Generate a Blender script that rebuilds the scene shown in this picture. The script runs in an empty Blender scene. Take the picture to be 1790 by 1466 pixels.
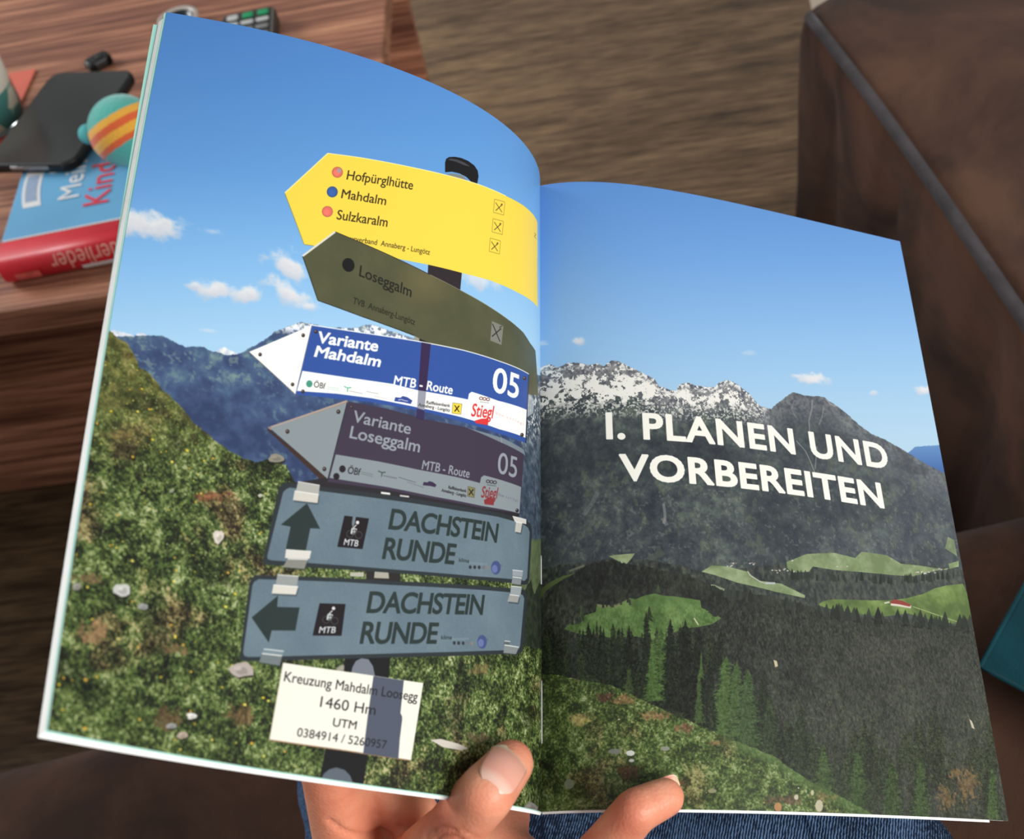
import bpy, bmesh, math, random
import numpy as np
from mathutils import Vector, Matrix, Quaternion
from mathutils.bvhtree import BVHTree

# ------------------------------------------------------------------ camera, world, lights, exposure
S = bpy.context.scene
COL = S.collection
F = 1860.0                     # focal length in photo pixels (image 1790 x 1466)
CX, CY = 895.0, 733.0
CAM_H = 1.05
pitch, roll = math.radians(50), math.radians(14)
FWD = np.array([0, math.cos(pitch), -math.sin(pitch)])
UP0 = np.array([0, math.sin(pitch), math.cos(pitch)]); RT0 = np.array([1., 0, 0])
UP = math.cos(roll) * UP0 + math.sin(roll) * RT0
RT = math.cos(roll) * RT0 - math.sin(roll) * UP0
CAM = np.array([0, 0, CAM_H])
cam = bpy.data.cameras.new('camera'); camo = bpy.data.objects.new('camera', cam); COL.objects.link(camo)
cam.sensor_fit = 'HORIZONTAL'; cam.sensor_width = 36; cam.lens = 36 * F / 1790
cam.clip_start = .01
R3 = Matrix((tuple(RT), tuple(UP), tuple(-FWD))).transposed()
camo.matrix_world = Matrix.Translation(Vector(CAM)) @ R3.to_4x4()
cam.dof.use_dof = True; cam.dof.focus_distance = .385; cam.dof.aperture_fstop = 17
S.camera = camo

w = bpy.data.worlds.new('room_light'); S.world = w; w.use_nodes = True
w.node_tree.nodes['Background'].inputs[0].default_value = (.95, .97, 1, 1)
w.node_tree.nodes['Background'].inputs[1].default_value = .32
def area(name, loc, tgt, sx, sy, power, col=(1, 1, 1)):
    l = bpy.data.lights.new(name, 'AREA'); l.shape = 'RECTANGLE'; l.size = sx; l.size_y = sy
    l.energy = power; l.color = col
    o = bpy.data.objects.new(name, l); COL.objects.link(o); o.location = loc
    o.rotation_euler = (Vector(tgt) - Vector(loc)).to_track_quat('-Z', 'Y').to_euler()
    return o
area('window_light', (1.2, -1.05, 1.72), (0, .25, .75), 1.1, .9, 50, (1, .99, .97))
area('far_window_light', (-2.7, 2.3, 1.9), (-.2, .5, .6), 1.2, 1.3, 80, (.96, .98, 1))
S.view_settings.view_transform = 'Standard'; S.view_settings.look = 'None'
S.view_settings.gamma = 1; S.view_settings.use_curve_mapping = False
S.view_settings.exposure = 0.0

# ------------------------------------------------------------------ helpers
def ray(x, y): return FWD + RT * (x - CX) / F - UP * (y - CY) / F
def at(x, y, z):                       # point of height z seen at photo pixel x, y
    d = ray(x, y); return Vector(CAM + d * (z - CAM_H) / d[2])
def cw(x, y, dep):                     # point at a given depth in front of the camera
    return Vector(CAM + ray(x, y) * dep)

def lin(c):
    c = np.asarray(c, float) / 255.
    return np.where(c <= .04045, c / 12.92, ((c + .055) / 1.055) ** 2.4)
def rgb(r, g, b): return tuple(lin((r, g, b))) + (1,)

class NT:
    def __init__(s, name):
        s.m = bpy.data.materials.new(name); s.m.use_nodes = True
        s.t = s.m.node_tree; s.b = s.t.nodes['Principled BSDF']
    def n(s, typ, ins=None, **kw):
        nd = s.t.nodes.new(typ)
        for k, v in kw.items(): setattr(nd, k, v)
        for k, v in (ins or {}).items():
            if isinstance(v, tuple) and len(v) == 2 and hasattr(v[0], 'outputs'):
                s.t.links.new(v[0].outputs[v[1]], nd.inputs[k])
            else: nd.inputs[k].default_value = v
        return nd
    def ramp(s, src, stops):
        nd = s.n('ShaderNodeValToRGB', {0: src}); e = nd.color_ramp.elements
        while len(e) < len(stops): e.new(.5)
        for i, (p, c) in enumerate(stops): e[i].position = p; e[i].color = c
        return nd
    def link(s, a, o, b, i): s.t.links.new(a.outputs[o], b.inputs[i])
    def bump(s, src, strength=.3, dist=.001):
        b = s.n('ShaderNodeBump', {'Strength': strength, 'Distance': dist, 'Height': src})
        s.link(b, 'Normal', s.b, 'Normal'); return b
def setb(n, **k):
    for a, v in k.items(): n.b.inputs[a.replace('_', ' ')].default_value = v
def plain(name, col, rough=.5, noise=.06, scale=60, **k):
    n = NT(name); setb(n, Roughness=rough, **k)
    tc = n.n('ShaderNodeTexCoord')
    nz = n.n('ShaderNodeTexNoise', {'Vector': (tc, 'Object'), 'Scale': scale, 'Detail': 3.})
    c = np.array(col[:3]); a = tuple(c * (1 - noise)) + (1,); b = tuple(np.minimum(c * (1 + noise), 1)) + (1,)
    r = n.ramp((nz, 'Fac'), [(.3, a), (.7, b)]); n.link(r, 'Color', n.b, 'Base Color')
    return n.m

def wood(name, stops, sc, fine, rough, spec=.4, off=0.):
    n = NT(name); setb(n, Roughness=rough)
    n.b.inputs['Specular IOR Level'].default_value = spec
    tc = n.n('ShaderNodeTexCoord')
    mp = n.n('ShaderNodeMapping', {'Vector': (tc, 'Object'), 'Scale': sc, 'Location': (off, off * 2, 0)})
    wv = n.n('ShaderNodeTexNoise', {'Vector': (mp, 'Vector'), 'Scale': 1., 'Detail': 4., 'Roughness': .55, 'Distortion': .6})
    mp2 = n.n('ShaderNodeMapping', {'Vector': (tc, 'Object'), 'Scale': fine})
    fn = n.n('ShaderNodeTexNoise', {'Vector': (mp2, 'Vector'), 'Scale': 1., 'Detail': 5., 'Roughness': .65})
    mx = n.n('ShaderNodeMath', {0: (wv, 'Fac'), 1: (fn, 'Fac')}, operation='MULTIPLY_ADD')
    mx.inputs[1].default_value = .62
    ad = n.n('ShaderNodeMath', {0: (fn, 'Fac'), 1: .38}, operation='MULTIPLY')
    n.link(ad, 0, mx, 2)
    r = n.ramp((mx, 0), stops); n.link(r, 'Color', n.b, 'Base Color')
    n.bump((fn, 'Fac'), .15, .0006)
    return n.m

def obj(name, me, parent=None, mat=None, smooth=True):
    o = bpy.data.objects.new(name, me); COL.objects.link(o)
    if parent: o.parent = parent
    if mat: me.materials.append(mat)
    if smooth:
        for p in me.polygons: p.use_smooth = True
    return o
def empty(name, loc, label, cat, group=None, rot=None):
    o = bpy.data.objects.new(name, None); COL.objects.link(o); o.location = loc; o.empty_display_size = .02
    if rot is not None: o.rotation_euler = rot
    tag(o, label, cat, group); return o
def tag(o, label, cat, group=None):
    o['label'] = label; o['category'] = cat
    if group: o['group'] = group
def from_bm(bm, name):
    me = bpy.data.meshes.new(name); bmesh.ops.recalc_face_normals(bm, faces=bm.faces); bm.to_mesh(me); bm.free(); return me
def prism(pts, h, bev=.0, seg=3, name='m', vertical_only=False):
    """closed outline pts (x,y) extruded 0..h, bevelled"""
    bm = bmesh.new()
    vs = [bm.verts.new((p[0], p[1], 0)) for p in pts]
    f = bm.faces.new(vs)
    r = bmesh.ops.extrude_face_region(bm, geom=[f])
    for v in [g for g in r['geom'] if isinstance(g, bmesh.types.BMVert)]: v.co.z = h
    bmesh.ops.recalc_face_normals(bm, faces=bm.faces)
    if bev:
        es = [e for e in bm.edges if not vertical_only or abs(e.verts[0].co.z - e.verts[1].co.z) > 1e-6]
        bmesh.ops.bevel(bm, geom=es, offset=bev, segments=seg, affect='EDGES', profile=.5)
    return from_bm(bm, name)
def box(x0, x1, y0, y1, z0, z1, bev=.001, seg=2, name='b'):
    me = prism([(x0, y0), (x1, y0), (x1, y1), (x0, y1)], z1 - z0, bev, seg, name)
    for v in me.vertices: v.co.z += z0
    return me
def rrect(wd, hg, r, n=6, cx=0, cy=0):
    out = []
    for (sx, sy, a0) in ((1, 1, 0), (-1, 1, 90), (-1, -1, 180), (1, -1, 270)):
        for k in range(n + 1):
            a = math.radians(a0 + 90 * k / n)
            out.append((cx + sx * (wd / 2 - r) + r * math.cos(a), cy + sy * (hg / 2 - r) + r * math.sin(a)))
    return out
def tube(pts, rad, n=10, name='t', closed_caps=True):
    bm = bmesh.new(); rings = []
    P = [Vector(p) for p in pts]; rr = rad if hasattr(rad, '__len__') else [rad] * len(P)
    for i, p in enumerate(P):
        t = (P[min(i + 1, len(P) - 1)] - P[max(i - 1, 0)]).normalized()
        a = Vector((0, 0, 1)) if abs(t.z) < .9 else Vector((1, 0, 0))
        u = t.cross(a).normalized(); v = t.cross(u)
        rings.append([bm.verts.new(p + (u * math.cos(2 * math.pi * k / n) + v * math.sin(2 * math.pi * k / n)) * rr[i]) for k in range(n)])
    for a, b in zip(rings, rings[1:]):
        for k in range(n): bm.faces.new((a[k], a[(k + 1) % n], b[(k + 1) % n], b[k]))
    if closed_caps: bm.faces.new(rings[0]); bm.faces.new(rings[-1])
    return from_bm(bm, name)
def lathe(prof, n=40, name='l'):
    bm = bmesh.new(); rings = []
    for r, z in prof:
        rings.append([bm.verts.new((r * math.cos(2 * math.pi * k / n), r * math.sin(2 * math.pi * k / n), z)) for k in range(n)])
    for a, b in zip(rings, rings[1:]):
        for k in range(n): bm.faces.new((a[k], a[(k + 1) % n], b[(k + 1) % n], b[k]))
    if True:
        bm.faces.new(rings[0]); bm.faces.new(rings[-1])
    return from_bm(bm, name)

# ------------------------------------------------------------------ materials
M_table = wood('walnut_laminate', [(.28, rgb(100, 62, 48)), (.42, rgb(146, 96, 74)), (.5, rgb(174, 120, 92)), (.58, rgb(186, 130, 100)), (.68, rgb(222, 164, 122))],
               (1.1, 22, 22), (6, 160, 160), .42)
M_floor = wood('oak_laminate', [(.28, rgb(76, 60, 46)), (.42, rgb(116, 93, 70)), (.52, rgb(142, 114, 84)), (.62, rgb(158, 128, 95)), (.74, rgb(180, 148, 108))],
               (3.0, 26, 26), (14, 170, 170), .5, .35, 3.)
def suede(name, dark, light, sc=5.):
    n = NT(name); setb(n, Roughness=.95); n.b.inputs['Specular IOR Level'].default_value = .12
    n.b.inputs['Sheen Weight'].default_value = .08; n.b.inputs['Sheen Roughness'].default_value = .5
    tc = n.n('ShaderNodeTexCoord')
    a = n.n('ShaderNodeTexNoise', {'Vector': (tc, 'Object'), 'Scale': sc, 'Detail': 5., 'Roughness': .6, 'Distortion': .8})
    r = n.ramp((a, 'Fac'), [(.36, dark), (.62, light)]); n.link(r, 'Color', n.b, 'Base Color')
    b = n.n('ShaderNodeTexNoise', {'Vector': (tc, 'Object'), 'Scale': 900., 'Detail': 2.})
    n.bump((b, 'Fac'), .35, .0008); return n.m
M_suede = suede('brown_suede', rgb(52, 36, 29), rgb(90, 62, 48))
M_pipe = suede('seam_welt_highlight', rgb(60, 56, 58), rgb(76, 71, 73), 20)  # piping; its paler grey paints in the light caught by the rounded edge
M_teal = suede('teal_velvet', rgb(12, 52, 60), rgb(20, 70, 78), 12)

# ------------------------------------------------------------------ the book's curved pages
BP = [0.29200243208635185, 0.42936467512635895, 0.007478361936436866, 0.31206208172624367, 0.14546288041784414, 1.2,
      0.8149606507585073, 0.07718877935464236, 1.0026798281476166, 0.2380627340410977, 0.030586405041952, 0.007329287643299597, 0.036690507637442964, -0.8900717709975144, -0.0033378654881228353, 0.03368827988595434,
      -0.6082057484794196, -0.18418169274375543, 0.8636390580782347, -0.2640609094887459, 0.02639634774312405, -0.002294097288829007, -0.11500498752628847, 0.31931250446540255, -0.0009313665738204483, 0.001349719571183145]
SC = 1.17; BH = .210; BW = BP[4]
def bframe():
    Z0, a, b, phi = BP[:4]
    o = np.array([(947.5 - CX) / F, (1419 - CY) / F, 1]) * Z0
    d = np.array([np.sin(b), -np.cos(a) * np.cos(b), np.sin(a) * np.cos(b)])
    e1 = np.array([1., 0, 0]); e1 -= d * e1.dot(d); e1 /= np.linalg.norm(e1)
    e2 = np.cross(e1, d)
    if e2[2] > 0: e2 = -e2
    c, s = np.cos(phi), np.sin(phi)
    return o, d, c * e1 + s * e2, -s * e1 + c * e2
BO, BD, BE1, BE2 = bframe()
def psurf(side, ts, s):
    """camera-space points of the page surface: rows ts (0 bottom .. 1 top), arc lengths s (0 spine .. BW edge)"""
    q = BP[6:16] if side == 0 else BP[16:26]; sg = -1 if side == 0 else 1
    ss = np.linspace(0, 1, 400) ** 1.6 * max(BW * 1.08, s.max()); ds = np.diff(ss); sm = (ss[1:] + ss[:-1]) / 2
    out = []
    for ti in ts:
        u = ti - .5
        th = q[0] + q[1] * u + (q[2] + q[3] * u) * np.exp(-sm / (abs(q[4] + q[5] * u) + 1e-3)) + (q[6] + q[7] * u) * sm / BW
        x = np.interp(s, ss, np.r_[0, np.cumsum(np.cos(th) * ds)]) * sg
        h = np.interp(s, ss, np.r_[0, np.cumsum(np.sin(th) * ds)]) + q[8] * 4 * ti * (1 - ti) * (s / BW) ** 2
        v = ti * BH + q[9] * (np.abs(s) / BW) ** 1.5 * BW
        out.append(BO + BD * v[:, None] + BE1 * x[:, None] + BE2 * h[:, None])
    return np.array(out)
def c2w(P):
    P = np.asarray(P) * SC
    return CAM + P[..., :1] * RT - P[..., 1:2] * UP + P[..., 2:3] * FWD
def ppx(P): return np.stack([CX + F * P[..., 0] / P[..., 2], CY + F * P[..., 1] / P[..., 2]], -1)
GS = np.linspace(0, 1, 201) ** 1.3 * BW * 1.03; GT = np.linspace(-.03, 1.03, 54)
GP = [psurf(k, GT, GS) for k in (0, 1)]; GQ = [ppx(g) for g in GP]
def inv(side, pts):
    """photo pixels -> page coordinates (s, v) in metres"""
    Q = GQ[side]; p = np.atleast_2d(np.asarray(pts, float)); n3, n5 = (1, 1) if len(p) < 80 else (3, 5)
    C = Q[::n3, ::n5]; sh = C.shape[:2]
    k = ((p[:, None, None, :] - C[None]) ** 2).sum(-1).reshape(len(p), -1).argmin(1)
    fi = (k // sh[1]) * float(n3); fj = (k % sh[1]) * float(n5); st = 12. if n3 > 1 else 2.; f0, g0 = fi, fj
    for _ in range(16):
        i0 = np.clip(fi.astype(int), 0, len(GT) - 2); j0 = np.clip(fj.astype(int), 0, len(GS) - 2)
        a = (fi - i0)[:, None]; b = (fj - j0)[:, None]
        q00, q01, q10, q11 = Q[i0, j0], Q[i0, j0 + 1], Q[i0 + 1, j0], Q[i0 + 1, j0 + 1]
        r = p - ((1 - a) * ((1 - b) * q00 + b * q01) + a * ((1 - b) * q10 + b * q11))
        di = (1 - b) * (q10 - q00) + b * (q11 - q01); dj = (1 - a) * (q01 - q00) + a * (q11 - q10)
        det = di[:, 0] * dj[:, 1] - di[:, 1] * dj[:, 0]; det = np.where(np.abs(det) < 1e-6, 1e-6, det)
        fi = fi + np.clip((r[:, 0] * dj[:, 1] - r[:, 1] * dj[:, 0]) / det, -st, st); fj = fj + np.clip((di[:, 0] * r[:, 1] - di[:, 1] * r[:, 0]) / det, -st, st)
        fi = np.clip(fi, 0, len(GT) - 1); fj = np.clip(fj, 0, len(GS) - 1); st = max(st * .8, 1.5)
    far = (((Q[np.round(fi).astype(int), np.round(fj).astype(int)] - p) ** 2).sum(-1) > ((Q[f0.astype(int), g0.astype(int)] - p) ** 2).sum(-1) + 60) if n3 == 1 else np.zeros(len(p), bool)
    fi = np.where(far, f0, fi); fj = np.where(far, g0, fj)
    return np.stack([np.interp(fj, range(len(GS)), GS), np.interp(fi, range(len(GT)), GT) * BH], 1)

# ------------------------------------------------------------------ printing the double page (painted numerically)
TW, TH = 1360, 1960
PXM = TW / BW; PYM = TH / BH
RNG = np.random.default_rng(7)
def vnoise(cx, cy, seed):
    r = np.random.default_rng(seed); gw, gh = int(TW / cx) + 3, int(TH / cy) + 3
    g = r.random((gh, gw)).astype(np.float32)
    x = np.arange(TW) / cx + r.random(); y = np.arange(TH) / cy + r.random()
    x0 = np.minimum(x.astype(int), gw - 2); y0 = np.minimum(y.astype(int), gh - 2)
    fx = x - x0; fy = y - y0; fx = (fx * fx * (3 - 2 * fx)).astype(np.float32); fy = (fy * fy * (3 - 2 * fy)).astype(np.float32)
    rows = g[:, x0] * (1 - fx) + g[:, x0 + 1] * fx
    return rows[y0] * (1 - fy)[:, None] + rows[y0 + 1] * fy[:, None]
def fbm(c, seed, n=4, asp=1., gain=.55):
    a = 1.; t = 0.; s = 0
    for k in range(n):
        s = s + a * vnoise(max(c, 1.1) * asp, max(c, 1.1), seed + k * 13); t += a; a *= gain; c /= 2.1
    return s / t
def clampf(x): return np.clip(x, 0, 1)
def sst(a, b, x): t = clampf((x - a) / (b - a)); return t * t * (3 - 2 * t)
class Page:
    def __init__(s, side):
        s.side = side
        u = (np.arange(TW) + .5) / PXM; v = (np.arange(TH) + .5) / PYM / BH
        Q = GQ[side]
        A = np.stack([[np.interp(u, GS, Q[i, :, c]) for i in range(len(GT))] for c in (0, 1)])   # 2,GT,TW
        k = np.interp(v, GT, np.arange(len(GT))); k0 = np.minimum(k.astype(int), len(GT) - 2); f = (k - k0)[:, None]
        s.X = (A[0][k0] * (1 - f) + A[0][k0 + 1] * f).astype(np.float32)
        s.Y = (A[1][k0] * (1 - f) + A[1][k0 + 1] * f).astype(np.float32)
        s.img = np.zeros((TH, TW, 3), np.float32)
    def cover(s, loops, sub=4):
        """loops: list of texel-space polygons (n,2) -> bbox + antialiased coverage"""
        E = []
        for L in loops:
            L = np.asarray(L, float); E.append(np.hstack([L, np.roll(L, -1, 0)]))
        E = np.vstack(E)
        bx0 = max(int(E[:, [0, 2]].min()) - 1, 0); bx1 = min(int(E[:, [0, 2]].max()) + 2, TW)
        by0 = max(int(E[:, [1, 3]].min()) - 1, 0); by1 = min(int(E[:, [1, 3]].max()) + 2, TH)
        if bx1 <= bx0 or by1 <= by0: return None
        wd, hg = bx1 - bx0, by1 - by0
        E = E - np.array([bx0, by0, bx0, by0])
        up = E[:, 3] > E[:, 1]
        ya = np.where(up, E[:, 1], E[:, 3]); yb = np.where(up, E[:, 3], E[:, 1])
        k0 = np.clip(np.ceil(ya * sub - .5), 0, hg * sub).astype(int); k1 = np.clip(np.ceil(yb * sub - .5), 0, hg * sub).astype(int)
        n = np.maximum(k1 - k0, 0); tot = n.sum()
        D = np.zeros((hg * sub, wd + 2), np.float32)
        if tot:
            idx = np.repeat(np.arange(len(E)), n); st = np.repeat(np.cumsum(n) - n, n)
            row = k0[idx] + (np.arange(tot) - st); y = (row + .5) / sub
            e = E[idx]; x = e[:, 0] + (e[:, 2] - e[:, 0]) * (y - e[:, 1]) / (e[:, 3] - e[:, 1])
            x = np.clip(x, 0, wd); ix = x.astype(int); fx = x - ix; dr = np.where(up[idx], 1., -1.)
            np.add.at(D, (row, ix), dr * (1 - fx)); np.add.at(D, (row, ix + 1), dr * fx)
        C = np.minimum(np.abs(np.cumsum(D, 1)[:, :wd]), 1).reshape(hg, sub, wd).mean(1)
        return (slice(by0, by1), slice(bx0, bx1)), C
    def tx(s, pts):                       # photo pixels -> texels
        q = inv(s.side, pts); return np.stack([q[:, 0] * PXM, q[:, 1] * PYM], 1)
    def blend(s, sl, C, col, alpha=1.):
        c = np.asarray(col, np.float32)
        if c.ndim == 3: c = c[sl]
        C = (C * alpha)[..., None]; s.img[sl] = s.img[sl] * (1 - C) + c * C
    def tex(s, loops, col, alpha=1.):
        r = s.cover(loops)
        if r: s.blend(r[0], r[1], col, alpha)
    def poly(s, pts, col, alpha=1.): s.tex([s.tx(pts)], col, alpha)
    def polys(s, L, col, alpha=1.):
        T = s.tx(np.concatenate([np.asarray(l, float) for l in L])); s.tex(np.split(T, np.cumsum([len(l) for l in L])[:-1]), col, alpha)
    def ell(s, c, rx, ry, col, alpha=1., rot=0., n=28):
        a = np.linspace(0, 2 * np.pi, n, endpoint=False); x = rx * np.cos(a); y = ry * np.sin(a)
        s.poly(np.stack([c[0] + x * np.cos(rot) - y * np.sin(rot), c[1] + x * np.sin(rot) + y * np.cos(rot)], 1), col, alpha)
    def ring(s, c, rx, ry, wd, col, alpha=1., n=28):
        a = np.linspace(0, 2 * np.pi, n, endpoint=False)
        o = np.stack([c[0] + rx * np.cos(a), c[1] + ry * np.sin(a)], 1); i = np.stack([c[0] + (rx - wd) * np.cos(a), c[1] + (ry - wd) * np.sin(a)], 1)[::-1]
        s.polys([o, i], col, alpha)
    def line(s, pts, wd, col, alpha=1.):
        T = s.tx(pts); L = []
        for a, b in zip(T, T[1:]):
            d = b - a; d /= np.linalg.norm(d) + 1e-9; nn = np.array([-d[1], d[0]]) * wd / 2 * 1.6
            L.append(orient(np.array([a + nn, b + nn, b - nn, a - nn])))
        s.tex(L, col, alpha)
    def text(s, st, p0, p1, pt, col, bold=0., alpha=1., space=1.):
        """baseline from p0 to p1, cap top above p0 at pt (photo pixels)"""
        T, x0, x1, cap = glyphs(st, bold, space)
        a, b, c = s.tx([p0, p1, pt]); X = (b - a) / (x1 - x0); Y = (c - a) / cap
        L = T.copy(); L[..., 0] -= x0; Q = a + L[..., :1] * X + L[..., 1:2] * Y
        s.tex([orient(t) for t in Q], col, alpha)
def orient(t):
    x, y = t[:, 0], t[:, 1]
    return t if (x * np.roll(y, -1) - np.roll(x, -1) * y).sum() > 0 else t[::-1]
_G = {}
def tri_of(st, bold, space):
    cu = bpy.data.curves.new('txt', 'FONT'); cu.body = st; cu.size = 1; cu.space_character = space
    cu.resolution_u = 5; o = bpy.data.objects.new('txt', cu); COL.objects.link(o)
    dg = bpy.context.evaluated_depsgraph_get(); me = bpy.data.meshes.new_from_object(o.evaluated_get(dg))
    me.calc_loop_triangles(); V = np.array([v.co[:2] for v in me.vertices]); TI = [t.vertices[:] for t in me.loop_triangles]; T = V[np.array(TI)]
    if bold > 0:                          # embolden: stroke every outline edge
        cnt = {}
        for t in TI:
            for a, b in ((t[0], t[1]), (t[1], t[2]), (t[2], t[0])):
                k = (tuple(np.round(V[a], 4)), tuple(np.round(V[b], 4))); k = k if k[0] < k[1] else (k[1], k[0]); cnt[k] = cnt.get(k, 0) + 1
        ex_ = []
        for (a, b), c in cnt.items():
            if c != 1: continue
            a, b = np.array(a), np.array(b); d = b - a; l = np.linalg.norm(d)
            if l < 1e-6: continue
            d = d / l * bold; nn = np.array([-d[1], d[0]]); e = d * .7
            q = [a - e + nn, a - e - nn, b + e - nn, b + e + nn]; ex_ += [[q[0], q[1], q[2]], [q[0], q[2], q[3]]]
        if ex_: T = np.concatenate([T, np.array(ex_)])
    bpy.data.objects.remove(o); bpy.data.curves.remove(cu); bpy.data.meshes.remove(me); return T
def glyphs(st, bold, space=1.):
    k = (st, bold, space)
    if k not in _G:
        if ('H', bold) not in _G: _G[('H', bold)] = tri_of('H', 0, 1.)[..., 1].max() + max(bold, 0)
        T = tri_of(st, bold, space); _G[k] = (T, T[..., 0].min(), T[..., 0].max(), _G[('H', bold)])
    return _G[k]

def mixc(stops, f):
    """piecewise colour ramp over an array"""
    p = [a for a, _ in stops]; c = np.array([b for _, b in stops], float) / 255
    return np.stack([np.interp(f, p, c[:, k]) for k in range(3)], -1).astype(np.float32)
def C_(r, g, b): return np.array([r, g, b]) / 255.
def grass(seed, base=0., haze=0.):
    """meadow colours: tufts, hollows, dry patches"""
    f1 = fbm(5, seed, 3, 1.0, .8); f2 = fbm(26, seed + 5, 4); f3 = fbm(110, seed + 9, 4)
    v = (f1 - .5) * 1.7 + (f2 - .5) * 1.25 + .42 + base
    c = mixc([(.02, (26, 29, 18)), (.25, (44, 54, 28)), (.42, (62, 79, 36)), (.56, (80, 101, 47)), (.72, (106, 124, 64)), (.9, (148, 158, 104)), (1.1, (192, 198, 156))], v)
    dry = sst(.60, .78, f3 + (f1 - .5) * .35)[..., None] * .75
    dc = mixc([(.1, (48, 34, 26)), (.4, (96, 76, 50)), (.65, (142, 118, 78)), (.95, (190, 166, 120))], v + .04)
    return c * (1 - dry) + dc * dry
def speck(pg, seed, n, cols, region, size=(1.2, 2.6), alpha=.85):
    """little flowers or stones: blobs at random places inside a mask function of photo pixels"""
    r = np.random.default_rng(seed); L = {}
    for _ in range(n):
        i, j = r.integers(TH), r.integers(TW)
        if not region(pg.X[i, j], pg.Y[i, j]): continue
        k = r.integers(len(cols)); a = r.random() * 6; rr = r.uniform(*size)
        an = a + np.linspace(0, 2 * np.pi, 6, endpoint=False)
        L.setdefault(k, []).append(np.stack([j + rr * np.cos(an) * r.uniform(.7, 1.6), i + rr * np.sin(an)], 1))
    for k, l in L.items(): pg.tex([orient(p) for p in l], C_(*cols[k]), alpha)
def blades(pg, seed, n, cols, region, ln=(5, 13), alpha=.55):
    r = np.random.default_rng(seed); L = {}
    for _ in range(n):
        i, j = r.integers(TH), r.integers(TW)
        if not region(pg.X[i, j], pg.Y[i, j]): continue
        k = r.integers(len(cols)); l = r.uniform(*ln); a = math.pi / 2 + r.normal() * .6; wd = r.uniform(.5, 1.1)
        d = np.array([math.cos(a), math.sin(a)]); nn = np.array([-d[1], d[0]]) * wd; p = np.array([j, i], float)
        L.setdefault(k, []).append(np.array([p - nn, p + nn, p + d * l + nn * .1]))
    for k, l in L.items(): pg.tex([orient(p) for p in l], C_(*cols[k]), alpha)
def cloud(pg, cx, cy, rx, ry, seed, rot=0., amp=1., bright=(236, 234, 232), shade=(196, 202, 214)):
    X = pg.X - cx; Y = pg.Y - cy; c, s = math.cos(rot), math.sin(rot)
    u = (X * c + Y * s) / rx; v = (-X * s + Y * c) / ry
    d = np.sqrt(u * u + v * v)
    m = (d < 2.2)
    if not m.any(): return
    ii = np.where(m.any(1))[0]; jj = np.where(m.any(0))[0]; sl = (slice(ii[0], ii[-1] + 1), slice(jj[0], jj[-1] + 1))
    nz = fbm(34, seed, 4)[sl]
    a = sst(-.05, .85, 1.15 - d[sl] + (nz - .5) * 1.5) * amp
    sh = clampf(.45 + v[sl] * .5 + (nz - .5) * .8)[..., None]
    col = C_(*bright) * (1 - sh) + C_(*shade) * sh
    pg.img[sl] = pg.img[sl] * (1 - a[..., None]) + col * a[..., None]
def ridge(pg, pts, seed, amp=2.5, cell=14):
    """mask: 1 below the ridge line given in photo pixels, roughened"""
    x, y = np.array(pts, float).T
    n = (fbm(cell, seed, 3, 1.0, .7) - .5) * amp * 2
    return clampf((pg.Y + n - np.interp(pg.X, x, y)) / 1.2 + .5)
def over(pg, mask, col):
    m = mask[..., None]; pg.img = pg.img * (1 - m) + col * m
def conifer(pg, x, yt, yb, hw, col, seed, alpha=1.):
    r = np.random.default_rng(seed); n = max(4, int((yb - yt) / 6)); L = []; R = []
    for k in range(n):
        f = (k + 1) / n; y = yt + (yb - yt) * f; wv = hw * f ** .7 * r.uniform(.55, 1.25)
        L += [(x - wv, y + 2), (x - wv * .55, y - .5)]; R += [(x + wv * r.uniform(.8, 1.2), y + 2), (x + wv * .5, y - .5)]
    s = [(x, yt)] + L + R[::-1]
    pg.poly(s, col, alpha)
    if hw > 7:
        T = []; S_ = []
        for q in range(int((yb - yt) * hw / 16)):
            f = r.uniform(.08, 1); y = yt + (yb - yt) * f; o = r.uniform(-1, 1) * hw * f ** .8 * 1.05; a = hw * r.uniform(.12, .3); dr = a * .45
            (T if r.random() < .5 else S_).append([(x + o - a, y + dr), (x + o, y - 1.2), (x + o + a, y + dr), (x + o, y + 1.6)])
        c = np.asarray(col)
        if T: pg.polys([t_ for t_ in T], c * .62, alpha * .8)
        if S_: pg.polys([t_ for t_ in S_], np.minimum(c * 1.32 + .01, 1), alpha * .6)
def bolt(pg, x, y, r=3.2, c=(60, 45, 40)): pg.ell((x, y), r, r * 1.1, C_(*c), 1., n=12); pg.ell((x - .8, y - 1), r * .4, r * .35, C_(170, 165, 160), .8, n=8)

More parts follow.
